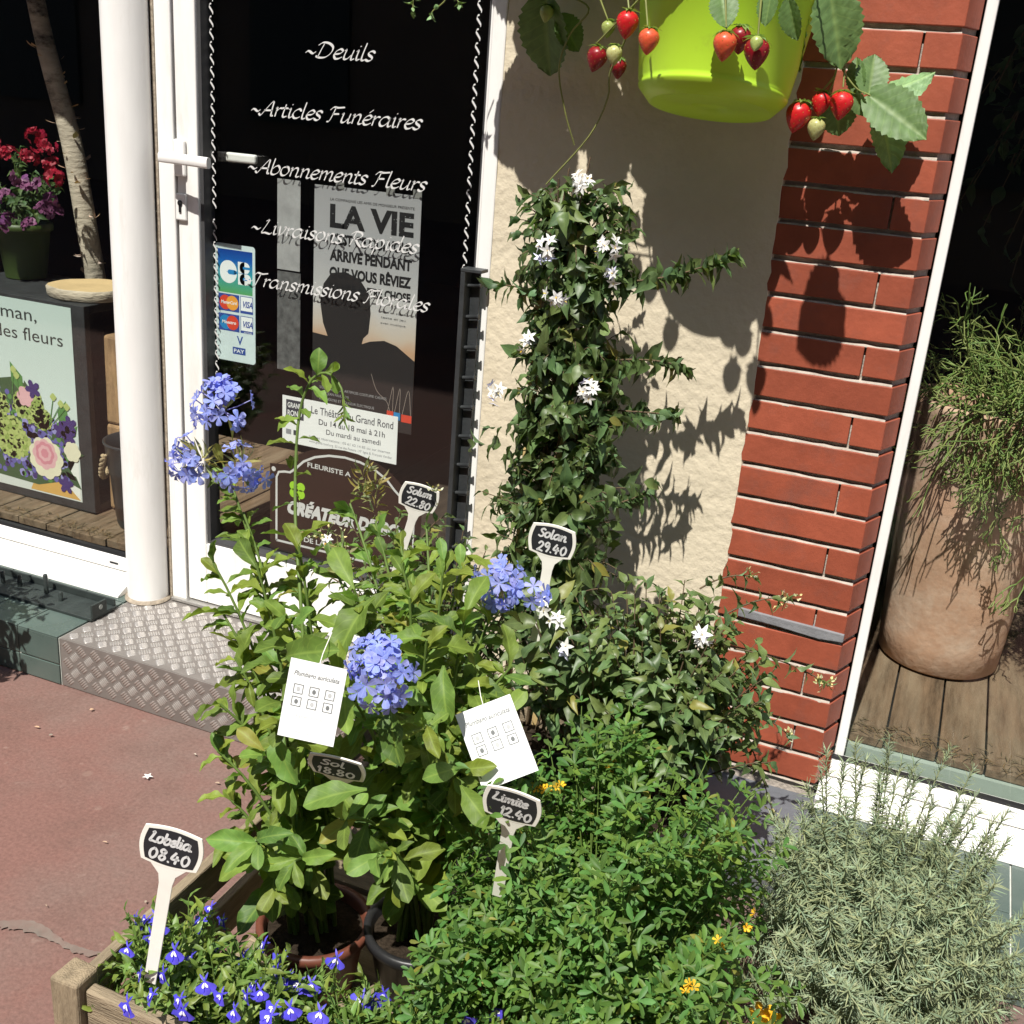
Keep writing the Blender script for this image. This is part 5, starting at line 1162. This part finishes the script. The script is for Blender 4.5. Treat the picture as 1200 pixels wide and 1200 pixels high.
for x in (-.70, -.60): mb.box(x-.006, x+.006, -.214, -.202, .15, 1.07)
for z in (.4, .6, .8, 1.0): mb.box(-.72, -.58, -.2015, -.1955, z, z+.011)
mb.box(-.640, -.628, -.2145, -.2025, .15, 1.158)
mb.build('bamboo_trellis', pmat('bamboo', (.50, .36, .16), .6, .2, 30, stretch=(4, 4, 1)), t)
for x, y, n, Y in ((685, 216, 12, -.24), (642, 292, 9, -.30), (715, 288, 9, -.29), (655, 347, 7, -.31), (583, 458, 6, -.27), (692, 458, 8, -.31), (723, 322, 4, -.28), (620, 400, 3, -.28)): starcluster(VC, at(x, y, Y), n, .022)
# rounded bush
def dome(lv, mb, T, c, rad, nshoot, n, L, base, t0=.35, ang=55, droop=.35, W=1., per=1, jit=.25, lean=(0, 0, 0), rstem=.0014, hmin=-.25):
    for k in range(nshoot):
        d = RNG.normal(0, 1, 3); d /= np.linalg.norm(d)
        if d[2] < hmin: d[2] = -d[2]
        tip = np.asarray(c)+d*np.asarray(rad)*RNG.uniform(.55, 1.06)+np.asarray(lean)*RNG.random(); b_ = np.asarray(base)+RNG.normal(0, .02, 3)*np.array([1, 1, .3])
        p = bez(b_, b_*.35+tip*.65+np.array([0, 0, .04]), tip, 8); mb.tube(p, rstem*1.5, rstem*.7, 4); leafy(lv, T, p, n, L, t0, 1, ang, droop, per, W, jit)
t = thing('jasmine_bush', 'rounded dark glossy bush with cream buds at the foot of the brick pier', 'potted plant', (-.38, -.36, 0))
JB = t; pot(t, (-.36, -.35), .09, .115, .001, .20, M_blackpot)
mb = MB(); lv = Leaves()
dome(lv, mb, T_OVAT, (-.40, -.36, .40), (.24, .17, .22), 210, 12, .050, (-.37, -.35, .18), .3, 58, .4, .85)
for bx, by, tx, ty, n in ((850, 720, 925, 700, 14), (860, 760, 968, 800, 16), (820, 690, 880, 675, 12), (850, 820, 925, 862, 14), (700, 690, 640, 720, 12), (870, 850, 905, 950, 14)):
    p = bez(at(bx, by, -.33), at((bx+tx)/2, (by+ty)/2-12, -.3), at(tx, ty, -.27), 8); mb.tube(p, .0016, .001, 4); leafy(lv, T_OVAT, p, n, .036, .1, 1, 60, .35, W=.8)
for px_, py_, L_ in ((640, 705, .05), (628, 730, .06), (655, 690, .045), (640, 755, .06), (615, 760, .055), (660, 735, .05), (632, 690, .04), (650, 775, .06), (625, 785, .06)):
    p = bez(at(655, 830, -.44), at((655+px_)/2, py_+30, -.47), at(px_, py_, -.475), 7); mb.tube(p, .0015, .001, 4); lv.add(T_OVAT, p[-2:], np.array([[.3, -.3, .6], [-.4, -.4, -.2]])+RNG.normal(0, .3, (2, 3)), (0, -.8, .6), L_, .9)
for bx, by, tx, ty in ((700, 880, 640, 760), (690, 870, 655, 790), (640, 860, 612, 770), (700, 860, 690, 750), (660, 860, 630, 800), (720, 860, 665, 740)):
    p = bez(at(bx, by, -.42), at((bx+tx)/2, (by+ty)/2-6, -.47), at(tx, ty, -.50), 7); mb.tube(p, .0016, .001, 4); leafy(lv, T_OVAT, p, 9, .062, .3, 1, 60, .4, W=.8)
mb.build('stems', B_stem, t); lv.build('foliage', M_solb, t)
for x, y, n in ((825, 745, 6), (652, 728, 3), (668, 757, 3), (640, 712, 2)): starcluster(t, at(x, y, -.50), n, .015, .0145)
for x, y in ((925, 700), (920, 706), (968, 800), (962, 797), (880, 675), (925, 862), (905, 950)): budspray(t, at(x, y, -.275), 11, .014)
t = thing('jasmine_bush', 'small dark bush with cream buds between the plumbago and the door jamb', 'potted plant', (-.80, -.32, 0))
pot(t, (-.80, -.34), .085, .11, .127 if False else .001, .2, M_blackpot)
mb = MB(); lv = Leaves()
dome(lv, mb, T_OVAT, (-.80, -.36, .42), (.20, .13, .21), 120, 11, .036, (-.80, -.34, .18), .35, 58, .35, .8)
for tx, ty in ((372, 625), (408, 612), (330, 650), (505, 620), (520, 605), (545, 640), (470, 600)):
    p = bez(at(450, 720, -.34), at((450+tx)/2, ty+20, -.36), at(tx, ty, -.36), 8); mb.tube(p, .0016, .001, 4); leafy(lv, T_OVAT, p, 13, .032, .3, 1, 60, .3, W=.8)
mb.build('stems', B_stem, t); lv.build('foliage', M_solb, t)
for x, y in ((372, 627), (385, 622), (400, 630), (380, 640), (508, 575), (350, 620)): budspray(t, at(x, y, -.40), 10, .016)
starcluster(t, at(385, 635, -.42), 3, .012)

# ================================================================== GREEN TREFOIL SHRUB
t = thing('broom_shrub', 'dense bright green shrub of tiny three-part leaves with a few yellow flowers', 'potted plant', (-.29, -.90, 0))
pot(t, (-.28, -.86), .10, .13, .001, .19, M_blackpot)
mb = MB(); lv = Leaves(); M_tref = leafmat('broom_leaf', (.084, .176, .036), .5, .3, .34, .12, 1.25, None, .18, .3, .03)
T_TRF = leaf_t([(0, .03), (.45, .19), (.8, .19), (1, .04)], .15, .3, 3)
def trefoil_shoots(c, rad, ns, base, n):
    for k in range(ns):
        if k % 7 == 0:
            D0 = RNG.normal(0, 1, 3); D0 /= np.linalg.norm(D0); q0 = RNG.uniform(.72, 1.14)
            if D0[2] < -.45: D0[2] = -D0[2]
        d = D0+RNG.normal(0, .17, 3)
        tip = np.asarray(c)+d*np.asarray(rad)*q0*RNG.uniform(.72, 1.08); b_ = np.asarray(base)+RNG.normal(0, .02, 3)
        p = bez(b_, b_*.35+tip*.65+np.array([0, 0, .03]), tip, 8); mb.tube(p, .0016, .0007, 4)
        tt = np.clip(np.linspace(.35, 1, n)+RNG.uniform(-.03, .03, n), 0, 1); q, tg = sample(p, tt)
        az = np.arange(n)*2.4+RNG.uniform(0, 6); a_ = unit(np.cross(tg, [.2, .4, .9])); b2 = np.cross(tg, a_); rad_ = np.cos(az)[:, None]*a_+np.sin(az)[:, None]*b2
        ax_ = unit(rad_+tg*.6+np.array([0, -.1, .2])+RNG.normal(0, .2, (n, 3))); q2 = q+ax_*.010; nn = unit(tg*.6-rad_*.2+np.array([0, -.35, .75])+RNG.normal(0, .25, (n, 3))); sd = np.cross(ax_, nn); l = .0200*RNG.uniform(.5, 1.2, n)
        for s, f_ in ((0, 1.0), (1.15, .92), (-1.15, .92)): lv.add(T_TRF, q2, ax_*math.cos(s)+sd*math.sin(s), nn+RNG.normal(0, .15, (n, 3)), l*f_, .85)
trefoil_shoots((-.275, -.86, .36), (.23, .20, .22), 250, (-.28, -.86, .17), 14)
trefoil_shoots((-.27, -.80, .46), (.17, .13, .16), 55, (-.28, -.84, .25), 14)
trefoil_shoots((-.42, -.98, .31), (.13, .13, .13), 75, (-.36, -.92, .17), 12)
trefoil_shoots((-.24, -.99, .24), (.2, .15, .14), 90, (-.28, -.9, .17), 12)
mb.build('stems', G_stem, t); lv.build('foliage', M_tref, t)
M_yel = leafmat('yellow_petals', (.75, .46, .025), .6, .25, .15, 0, 1, (1.2, 1, .3), .05)
for x, y, n, D_ in ((715, 902, 5, 1.55), (640, 930, 5, 1.52), (655, 925, 2, 1.52), (880, 1082, 3, 1.5), (845, 1105, 2, 1.45), (805, 1155, 3, 1.33)):
    v = ray(x, y); c = CAM+v/np.linalg.norm(v)*(D_-.01); C = [c+RNG.normal(0, .007, 3) for _ in range(n)]
    blooms('', C, [RNG.normal(0, .6, 3)+np.array([0, -.6, .6]) for _ in range(n)], T_PETL, 5, .0065, .8, None, None, 50).build('flower', M_yel, t)

# ================================================================== ROSEMARY-LIKE BUSH
t = thing('rosemary_bush', 'grey-green needle-leaved bush standing before the right window sill', 'potted plant', (.04, -.58, 0))
pot(t, (.05, -.56), .10, .13, .001, .17, M_blackpot)
mb = MB(); lv = Leaves()
def needle_stem(b_, tip, L, dens):
    b_, tip = np.asarray(b_, float), np.asarray(tip, float); p = bez(b_, b_*.5+tip*.5+RNG.normal(0, .012, 3)+np.array([0, 0, .01]), tip+RNG.normal(0, .008, 3), 9); mb.tube(p, .0019, .0009, 4)
    ln = np.linalg.norm(tip-b_); n = max(10, int(ln*dens)); leafy(lv, T_NEED, p, n, L, .18, 1, 74, .05, 3, .85, .5, .25, .3)
for k in range(470):
    az = RNG.uniform(0, 6.28); rr = math.sqrt(RNG.random()); ox, oy = rr*math.cos(az), rr*math.sin(az)
    b_ = np.array([.05+.085*ox, -.575+.085*oy, .15]); low = .05 if rr > .75 and RNG.random() < .4 else 0
    tip = np.array([.06+.22*ox, -.61+.20*oy, .30+.13*RNG.random()**1.5-.09*rr*rr-low*2])+RNG.normal(0, .018, 3)
    needle_stem(b_, tip, .025, 220)
for x, y, Y in ((1005, 868, -.50), (1030, 900, -.52), (1060, 905, -.5), (1115, 880, -.47), (1135, 905, -.48), (1000, 900, -.55), (985, 930, -.56), (940, 945, -.58), (925, 960, -.6), (1090, 940, -.5), (1160, 960, -.52), (1120, 930, -.5), (1045, 930, -.54), (1070, 960, -.56), (1175, 1000, -.55), (1020, 955, -.56), (980, 880, -.52), (1015, 890, -.5), (1050, 885, -.49), (1080, 915, -.5), (1150, 930, -.49), (1100, 960, -.53), (1125, 960, -.54), (1185, 950, -.48), (955, 930, -.56), (970, 915, -.55), (1075, 890, -.49), (1040, 870, -.49), (1165, 985, -.54), (910, 985, -.64), (900, 1020, -.66), (1140, 965, -.55), (960, 965, -.6), (935, 1000, -.62), (1185, 985, -.5), (995, 985, -.6)):
    tip = at(x, y, Y); needle_stem(np.array([.04+.4*(tip[0]-.04), -.57, .17]), tip, .024, 260)
mb.build('stems', pmat('grey_stem', (.19, .21, .11), .8, .2, 30), t); lv.build('foliage', leafmat('rosemary_needles', (.215, .272, .155), .55, .15, .26, 0, 1.35, (1.2, 1.25, .9), .10), t)

# ================================================================== LOBELIAS
M_lob = leafmat('lobelia_leaf', (.135, .215, .045), .45, .28, .3, .25, 1.2, None, .15)
M_lfl = leafmat('lobelia_blue', (.088, .075, .62), .5, .25, .22, 0, 1.05, (1, 1, 1.2), .06); M_lwh = leafmat('lobelia_eye', (.78, .76, .85), .5, .1, .05, 0, 1, (1, 1, 1), 0)
def lobelia_flower_meshes():
    lv = Leaves(); 
    for a_ in (-42, 0, 42):
        s, c = math.sin(math.radians(a_)), math.cos(math.radians(a_)); lv.add(T_PETL, (0, 0, 0), (s, -.15, -c), (0, -1, -.1), .0115, 1.0, .2)
    for a_ in (-28, 28):
        s, c = math.sin(math.radians(a_)), math.cos(math.radians(a_)); lv.add(T_LINE, (0, 0, 0), (s, -.1, c), (0, -1, .3), .0075, 1.6, .2)
    m1 = lv.mesh('flower', M_lfl); lv = Leaves()
    for a_ in (-22, 22):
        s, c = math.sin(math.radians(a_)), math.cos(math.radians(a_)); lv.add(T_OBOV, (s*.0012, -.0016, -.0008), (s, -.2, -c), (0, -1, -.1), .0048, 1.0, .2)
    return m1, lv.mesh('flower_eye', M_lwh)
LF1, LF2 = lobelia_flower_meshes()
def lobelia(label, c, rad, fl, potm, ns=75, potr=.07):
    t = thing('lobelia', label, 'potted plant', (c[0], c[1], .046), 'blue lobelias in the front of the crate')
    pot(t, c[:2], potr*.75, potr, .046, .165, potm)
    mb = MB(); lv = Leaves()
    for k in range(ns):
        d = RNG.normal(0, 1, 3); d /= np.linalg.norm(d); d[2] = abs(d[2])
        tip = np.array([c[0], c[1], .165])+d*np.array(rad)*RNG.uniform(.5, 1.1); b_ = np.array([c[0], c[1], .155])+RNG.normal(0, .02, 3)*np.array([1, 1, .1])
        p = bez(b_, (b_+tip)/2+np.array([0, 0, .02]), tip, 6); mb.tube(p, .0012, .0008, 4); leafy(lv, T_LANC, p, 10, .034, .2, 1, 50, .1, 1, .85)
    for x, y, z in fl:
        tip = atz(x, y, z); b_ = np.array([c[0], c[1], .16]); p = bez(b_, (b_+tip)/2+np.array([0, 0, .03]), tip+np.array([0, .004, .0]), 7); mb.tube(p, .001, .0006, 4); leafy(lv, T_LANC, p, 9, .026, .3, .9, 45, .1)
    mb.build('stems', G_stem, t); lv.build('foliage', M_lob, t)
    for x, y, z in fl:
        tip = atz(x, y, z); o = link('flower', LF1, t); e = link('flower_eye', LF2, o)
        Mx = Matrix.Translation(Vector(tip)) @ Matrix.Rotation(random.uniform(-.9, .9), 4, 'Z') @ Matrix.Rotation(random.uniform(-.7, .0), 4, 'X') @ Matrix.Rotation(random.uniform(-.5, .5), 4, 'Y') @ Matrix.Scale(random.uniform(1.2, 1.6), 4)
        o.matrix_parent_inverse = Matrix.Identity(4); o.matrix_basis = Matrix.Translation(-t.location) @ Mx
    return t
lobelia('lobelia with scattered blue flowers around the Lobelia price tag', (-.80, -1.10), (.12, .10, .16), [(172, 1078, .29), (183, 1072, .3), (160, 1075, .3), (205, 1113, .33), (178, 1095, .31), (238, 1080, .27), (262, 1078, .27), (215, 1182, .33), (212, 1170, .31), (192, 1140, .3), (248, 1062, .25), (188, 1085, .3), (150, 1110, .3), (165, 1140, .31), (225, 1120, .29), (240, 1150, .3), (180, 1165, .33), (255, 1110, .27), (150, 1175, .34)], M_brownpot, 210)
lobelia('lobelia with the most blue flowers, beside the crate corner post and black pot', (-.665, -1.10), (.12, .10, .15), [(305, 1160, .30), (325, 1138, .29), (300, 1150, .29), (275, 1183, .31), (350, 1150, .27), (365, 1152, .27), (318, 1190, .31), (330, 1122, .27), (338, 1145, .28), (290, 1165, .3), (395, 1122, .25), (322, 1180, .3), (285, 1120, .27), (340, 1180, .3), (260, 1165, .31), (375, 1185, .29), (310, 1105, .26)], M_blackpot, 210)
lobelia('sparse lobelia partly hidden under the green shrub', (-.525, -1.08), (.11, .09, .13), [(425, 1168, .27), (450, 1163, .27), (478, 1188, .27), (580, 1182, .26), (545, 1192, .27), (437, 1172, .27), (515, 1198, .27)], M_brownpot, 150, .065)

# small orange flowers at the very bottom edge
t = thing('orange_marigold', 'small plant with orange yellow petals at the bottom edge below the shrub', 'potted plant', (-.10, -1.02, 0))
pot(t, (-.115, -.99), .06, .08, .001, .13, M_brownpot)
mb = MB(); lv = Leaves()
dome(lv, mb, T_LANC, (-.115, -1.0, .17), (.10, .07, .10), 40, 9, .028, (-.115, -.99, .12), .3, 55, .2, .8, hmin=0)
mb.build('stems', G_stem, t); lv.build('foliage', M_lob, t)
for x, y, z in ((815, 1195, .30), (805, 1160, .28), (890, 1190, .24), (902, 1194, .24), (798, 1200, .3)):
    c = atz(x, y, z); blooms('', [c], [(0, -.6, .7)], T_PETL, 5, .017, .8, None, None, 50).build('flower', M_yel, t)

# ================================================================== PRICE TAGS AND PLANT LABELS
M_slate = flat('tag_slate', (.018, .019, .022), .55)
def price_tag(label, c, wd, lines, tilt, yaw, stem, pitch=-.12):
    """white plastic tag with a bulging slate panel; c is the plate centre, stem the stake's foot"""
    c = np.asarray(c, float); t = thing('price_tag', label, 'price tag', stem, 'chalk price tags among the plants')
    Ry = Matrix.Rotation(yaw, 3, 'Z') @ Matrix.Rotation(pitch, 3, 'X') @ Matrix.Rotation(tilt, 3, 'Y')
    X = np.array(Ry @ Vector((1, 0, 0))); Z = np.array(Ry @ Vector((0, 0, 1))); N = np.array(Ry @ Vector((0, -1, 0))); h = wd*.74
    def outline(s):
        P = []; w2, h2 = wd/2*s, h/2*s
        def arc(x0, z0, x1, z1, bx, bz, n=9):
            for k in range(n):
                u = k/n; P.append((x0+(x1-x0)*u+bx*math.sin(math.pi*u), z0+(z1-z0)*u+bz*math.sin(math.pi*u)))
        k_ = .9; arc(-w2*k_, -h2*.86, w2*k_, -h2*.86, 0, -h2*.16); arc(w2*k_, -h2*.86, w2*k_, h2*.86, w2*.12, 0); arc(w2*k_, h2*.86, -w2*k_, h2*.86, 0, h2*.16); arc(-w2*k_, h2*.86, -w2*k_, -h2*.86, -w2*.12, 0)
        return P
    def slab(P, d0, d1, name, mt, parent, bev=.0004):
        mb = MB(); n = len(P); V = [c+X*a_+Z*b_+N*d0 for a_, b_ in P]+[c+X*a_+Z*b_+N*d1 for a_, b_ in P]
        mb.add(V, [tuple(range(n)), tuple(range(2*n-1, n-1, -1))]+[(i, i+n, (i+1) % n+n, (i+1) % n) for i in range(n)]); return mb.build(name, mt, parent, bev, 1)
    slab(outline(1.0), .0012, -.0012, 'plate', M_tagw, t)
    slab(outline(.86), .0017, .0013, 'slate_panel', M_slate, t, 0)
    foot = np.asarray(stem, float)-c; L = -(foot@Z)-h*.46; hh = -h*.46
    P = [(-wd*.10, hh-L), (wd*.10, hh-L), (wd*.11, hh-wd*.35), (wd*.14, hh-wd*.18), (wd*.30, hh), (-wd*.30, hh), (-wd*.14, hh-wd*.18), (-wd*.11, hh-wd*.35)]
    slab(P, .0010, -.0010, 'stake', M_tagw, t)
    a = Art(c+N*.0017, X, Z, N, .00025)
    for st, x, z, xh, w_ in lines: a.script(st, x*wd, z*wd, xh*wd, wd*.042, M_ink, 1, shear=.12, nib=None, width=w_*wd, wob=.05)
    a.build('chalk_writing', t); return t
def dist(x, y, D_): v = ray(x, y); return CAM+v/np.linalg.norm(v)*D_
def tagat(label, x, y, D_, pxw, lines, tilt, yaw, ln, pitch=-.25):
    c = dist(x, y, D_); Ry = Matrix.Rotation(yaw, 3, 'Z') @ Matrix.Rotation(pitch, 3, 'X') @ Matrix.Rotation(tilt, 3, 'Y'); Z = np.array(Ry @ Vector((0, 0, 1)))
    return price_tag(label, c, pxw/FPX*D_, lines, tilt, yaw, c-Z*ln, pitch)
tagat('white price tag with slate panel chalked Lobelia 08.40 on a tall stake', 201, 994, 1.46, 70, [('Lobelia.', -.37, .055, .115, .72), ('08.40', -.34, -.25, .15, .66)], .16, .28, .21, -.02)
tagat('white price tag chalked Limite 12.40 above the bright green shrub', 600, 944, 1.37, 68, [('Limite', -.35, .06, .115, .62), ('12.40', -.20, -.25, .15, .56)], .10, .12, .17, .22)
tagat('white price tag chalked Solan 29.40 before the potato vine', 647, 634, 1.80, 56, [('Solan', -.31, .06, .12, .60), ('29.40', -.30, -.26, .155, .64)], .08, .15, .24, .05)
tagat('white price tag chalked Solum 22.80 in front of the door glass', 491, 583, 1.98, 46, [('Solum', -.34, .06, .12, .64), ('22.80', -.30, -.26, .155, .64)], .24, .35, .2, .1)
tagat('price tag chalked 18.80 half hidden under the big plumbago leaves', 395, 899, 1.44, 66, [('Sol', -.28, .06, .12, .42), ('18.80', -.38, -.25, .15, .70)], .08, .2, .22, .5)
def plant_label(label, c, wpx, hpx, D_, tilt, yaw, pitch, title):
    P0 = dist(*c, D_); s = D_/FPX; Ry = Matrix.Rotation(yaw, 3, 'Z') @ Matrix.Rotation(pitch, 3, 'X') @ Matrix.Rotation(tilt, 3, 'Y')
    X = np.array(Ry @ Vector((1, 0, 0))); Z = np.array(Ry @ Vector((0, 0, 1))); N = np.array(Ry @ Vector((0, -1, 0))); wd, h = wpx*s, hpx*s
    t = thing('plant_label', label, 'plant label', P0-Z*h/2, 'white care labels in the plumbagos'); mb = MB()
    V = []; nn = 7
    for k in range(nn):
        u = k/(nn-1); z = -h/2+h*u; bow = .05*h*(1-(2*u-1)**2)
        for off in (.0004, -.0004):
            for x in (-wd/2, wd/2): V.append(P0+X*x+Z*z+N*(bow*0+off))
    F = []
    for k in range(nn-1):
        b_ = k*4; F += [(b_, b_+1, b_+5, b_+4), (b_+3, b_+2, b_+6, b_+7), (b_+2, b_, b_+4, b_+6), (b_+1, b_+3, b_+7, b_+5)]
    F += [(0, 2, 3, 1), (nn*4-4, nn*4-3, nn*4-1, nn*4-2)]
    mb.add(V, F); mb.build('card', flat('label_card', (.82, .83, .82), .45), t)
    a = Art(P0+N*.0004, X, Z, N, .00015); gk = flat('label_grey', (.16, .17, .17)); gl = flat('label_light', (.45, .46, .46))
    a.text(title, 0, h*.30, wd*.085, gk, 1, bold=.02, width=wd*.8, align='c', shear=.2)
    for i in range(3):
        for j in range(2):
            x, z = -wd*.28+i*wd*.28, h*.13-j*h*.16
            for q in ([(x-.08*wd, z-.08*wd), (x+.08*wd, z-.08*wd)], [(x+.08*wd, z-.08*wd), (x+.08*wd, z+.08*wd)], [(x+.08*wd, z+.08*wd), (x-.08*wd, z+.08*wd)], [(x-.08*wd, z+.08*wd), (x-.08*wd, z-.08*wd)]): a.stroke(q, .0012, gk, 1, smooth=False)
            a.ell(x, z, .035*wd, .045*wd, gk if (i+j) % 2 else gl, 2, 8)
    a.text('Algarve - Portugal', 0, -h*.22, wd*.055, gl, 1, width=wd*.5, align='c'); a.text('www.plantas.pt', 0, -h*.42, wd*.045, gl, 1, width=wd*.42, align='c')
    a.build('print', t)
    mb = MB(); mb.tube([P0+Z*h*.44, P0+Z*(h*.5+.01)+N*-.01, P0+Z*(h*.5+.03)+N*-.04], .0007, sides=4); mb.build('loop', M_tagw, t)
plant_label('upright white care label hanging in the left plumbago, leaf shadow across it', (366, 823), 66, 92, 1.38, .10, .30, -.25, 'Plumbago auriculata')
plant_label('tilted white care label lying between plumbago and green shrub', (582, 870), 68, 92, 1.44, -.50, .25, -.45, 'Plumbago auriculata')

# fallen white star flower on the pavement
C = atz(173, 910, .006); lv = Leaves(); lv = blooms('', [C], [(0, 0, 1)], T_STAR, 5, .010, 1.3, None, None, 78)
tag(lv.build('fallen_flower', M_wfl), 'white star flower fallen on the red pavement', 'flower')

# shrub standing to the left, its shade falls across the plinth
t = thing('potted_shrub', 'leafy potted shrub beside the left window, shading the tiled plinth', 'potted plant', (-2.10, -.60, 0))
pot(t, (-2.10, -.60), .12, .16, .001, .26, M_terra)
mb = MB(); lv = Leaves(); dome(lv, mb, T_OVAT, (-2.09, -.58, .46), (.25, .22, .22), 130, 11, .055, (-2.10, -.60, .22), .3, 58, .3, .9)
mb.build('stems', B_stem, t); lv.build('foliage', M_solb, t)
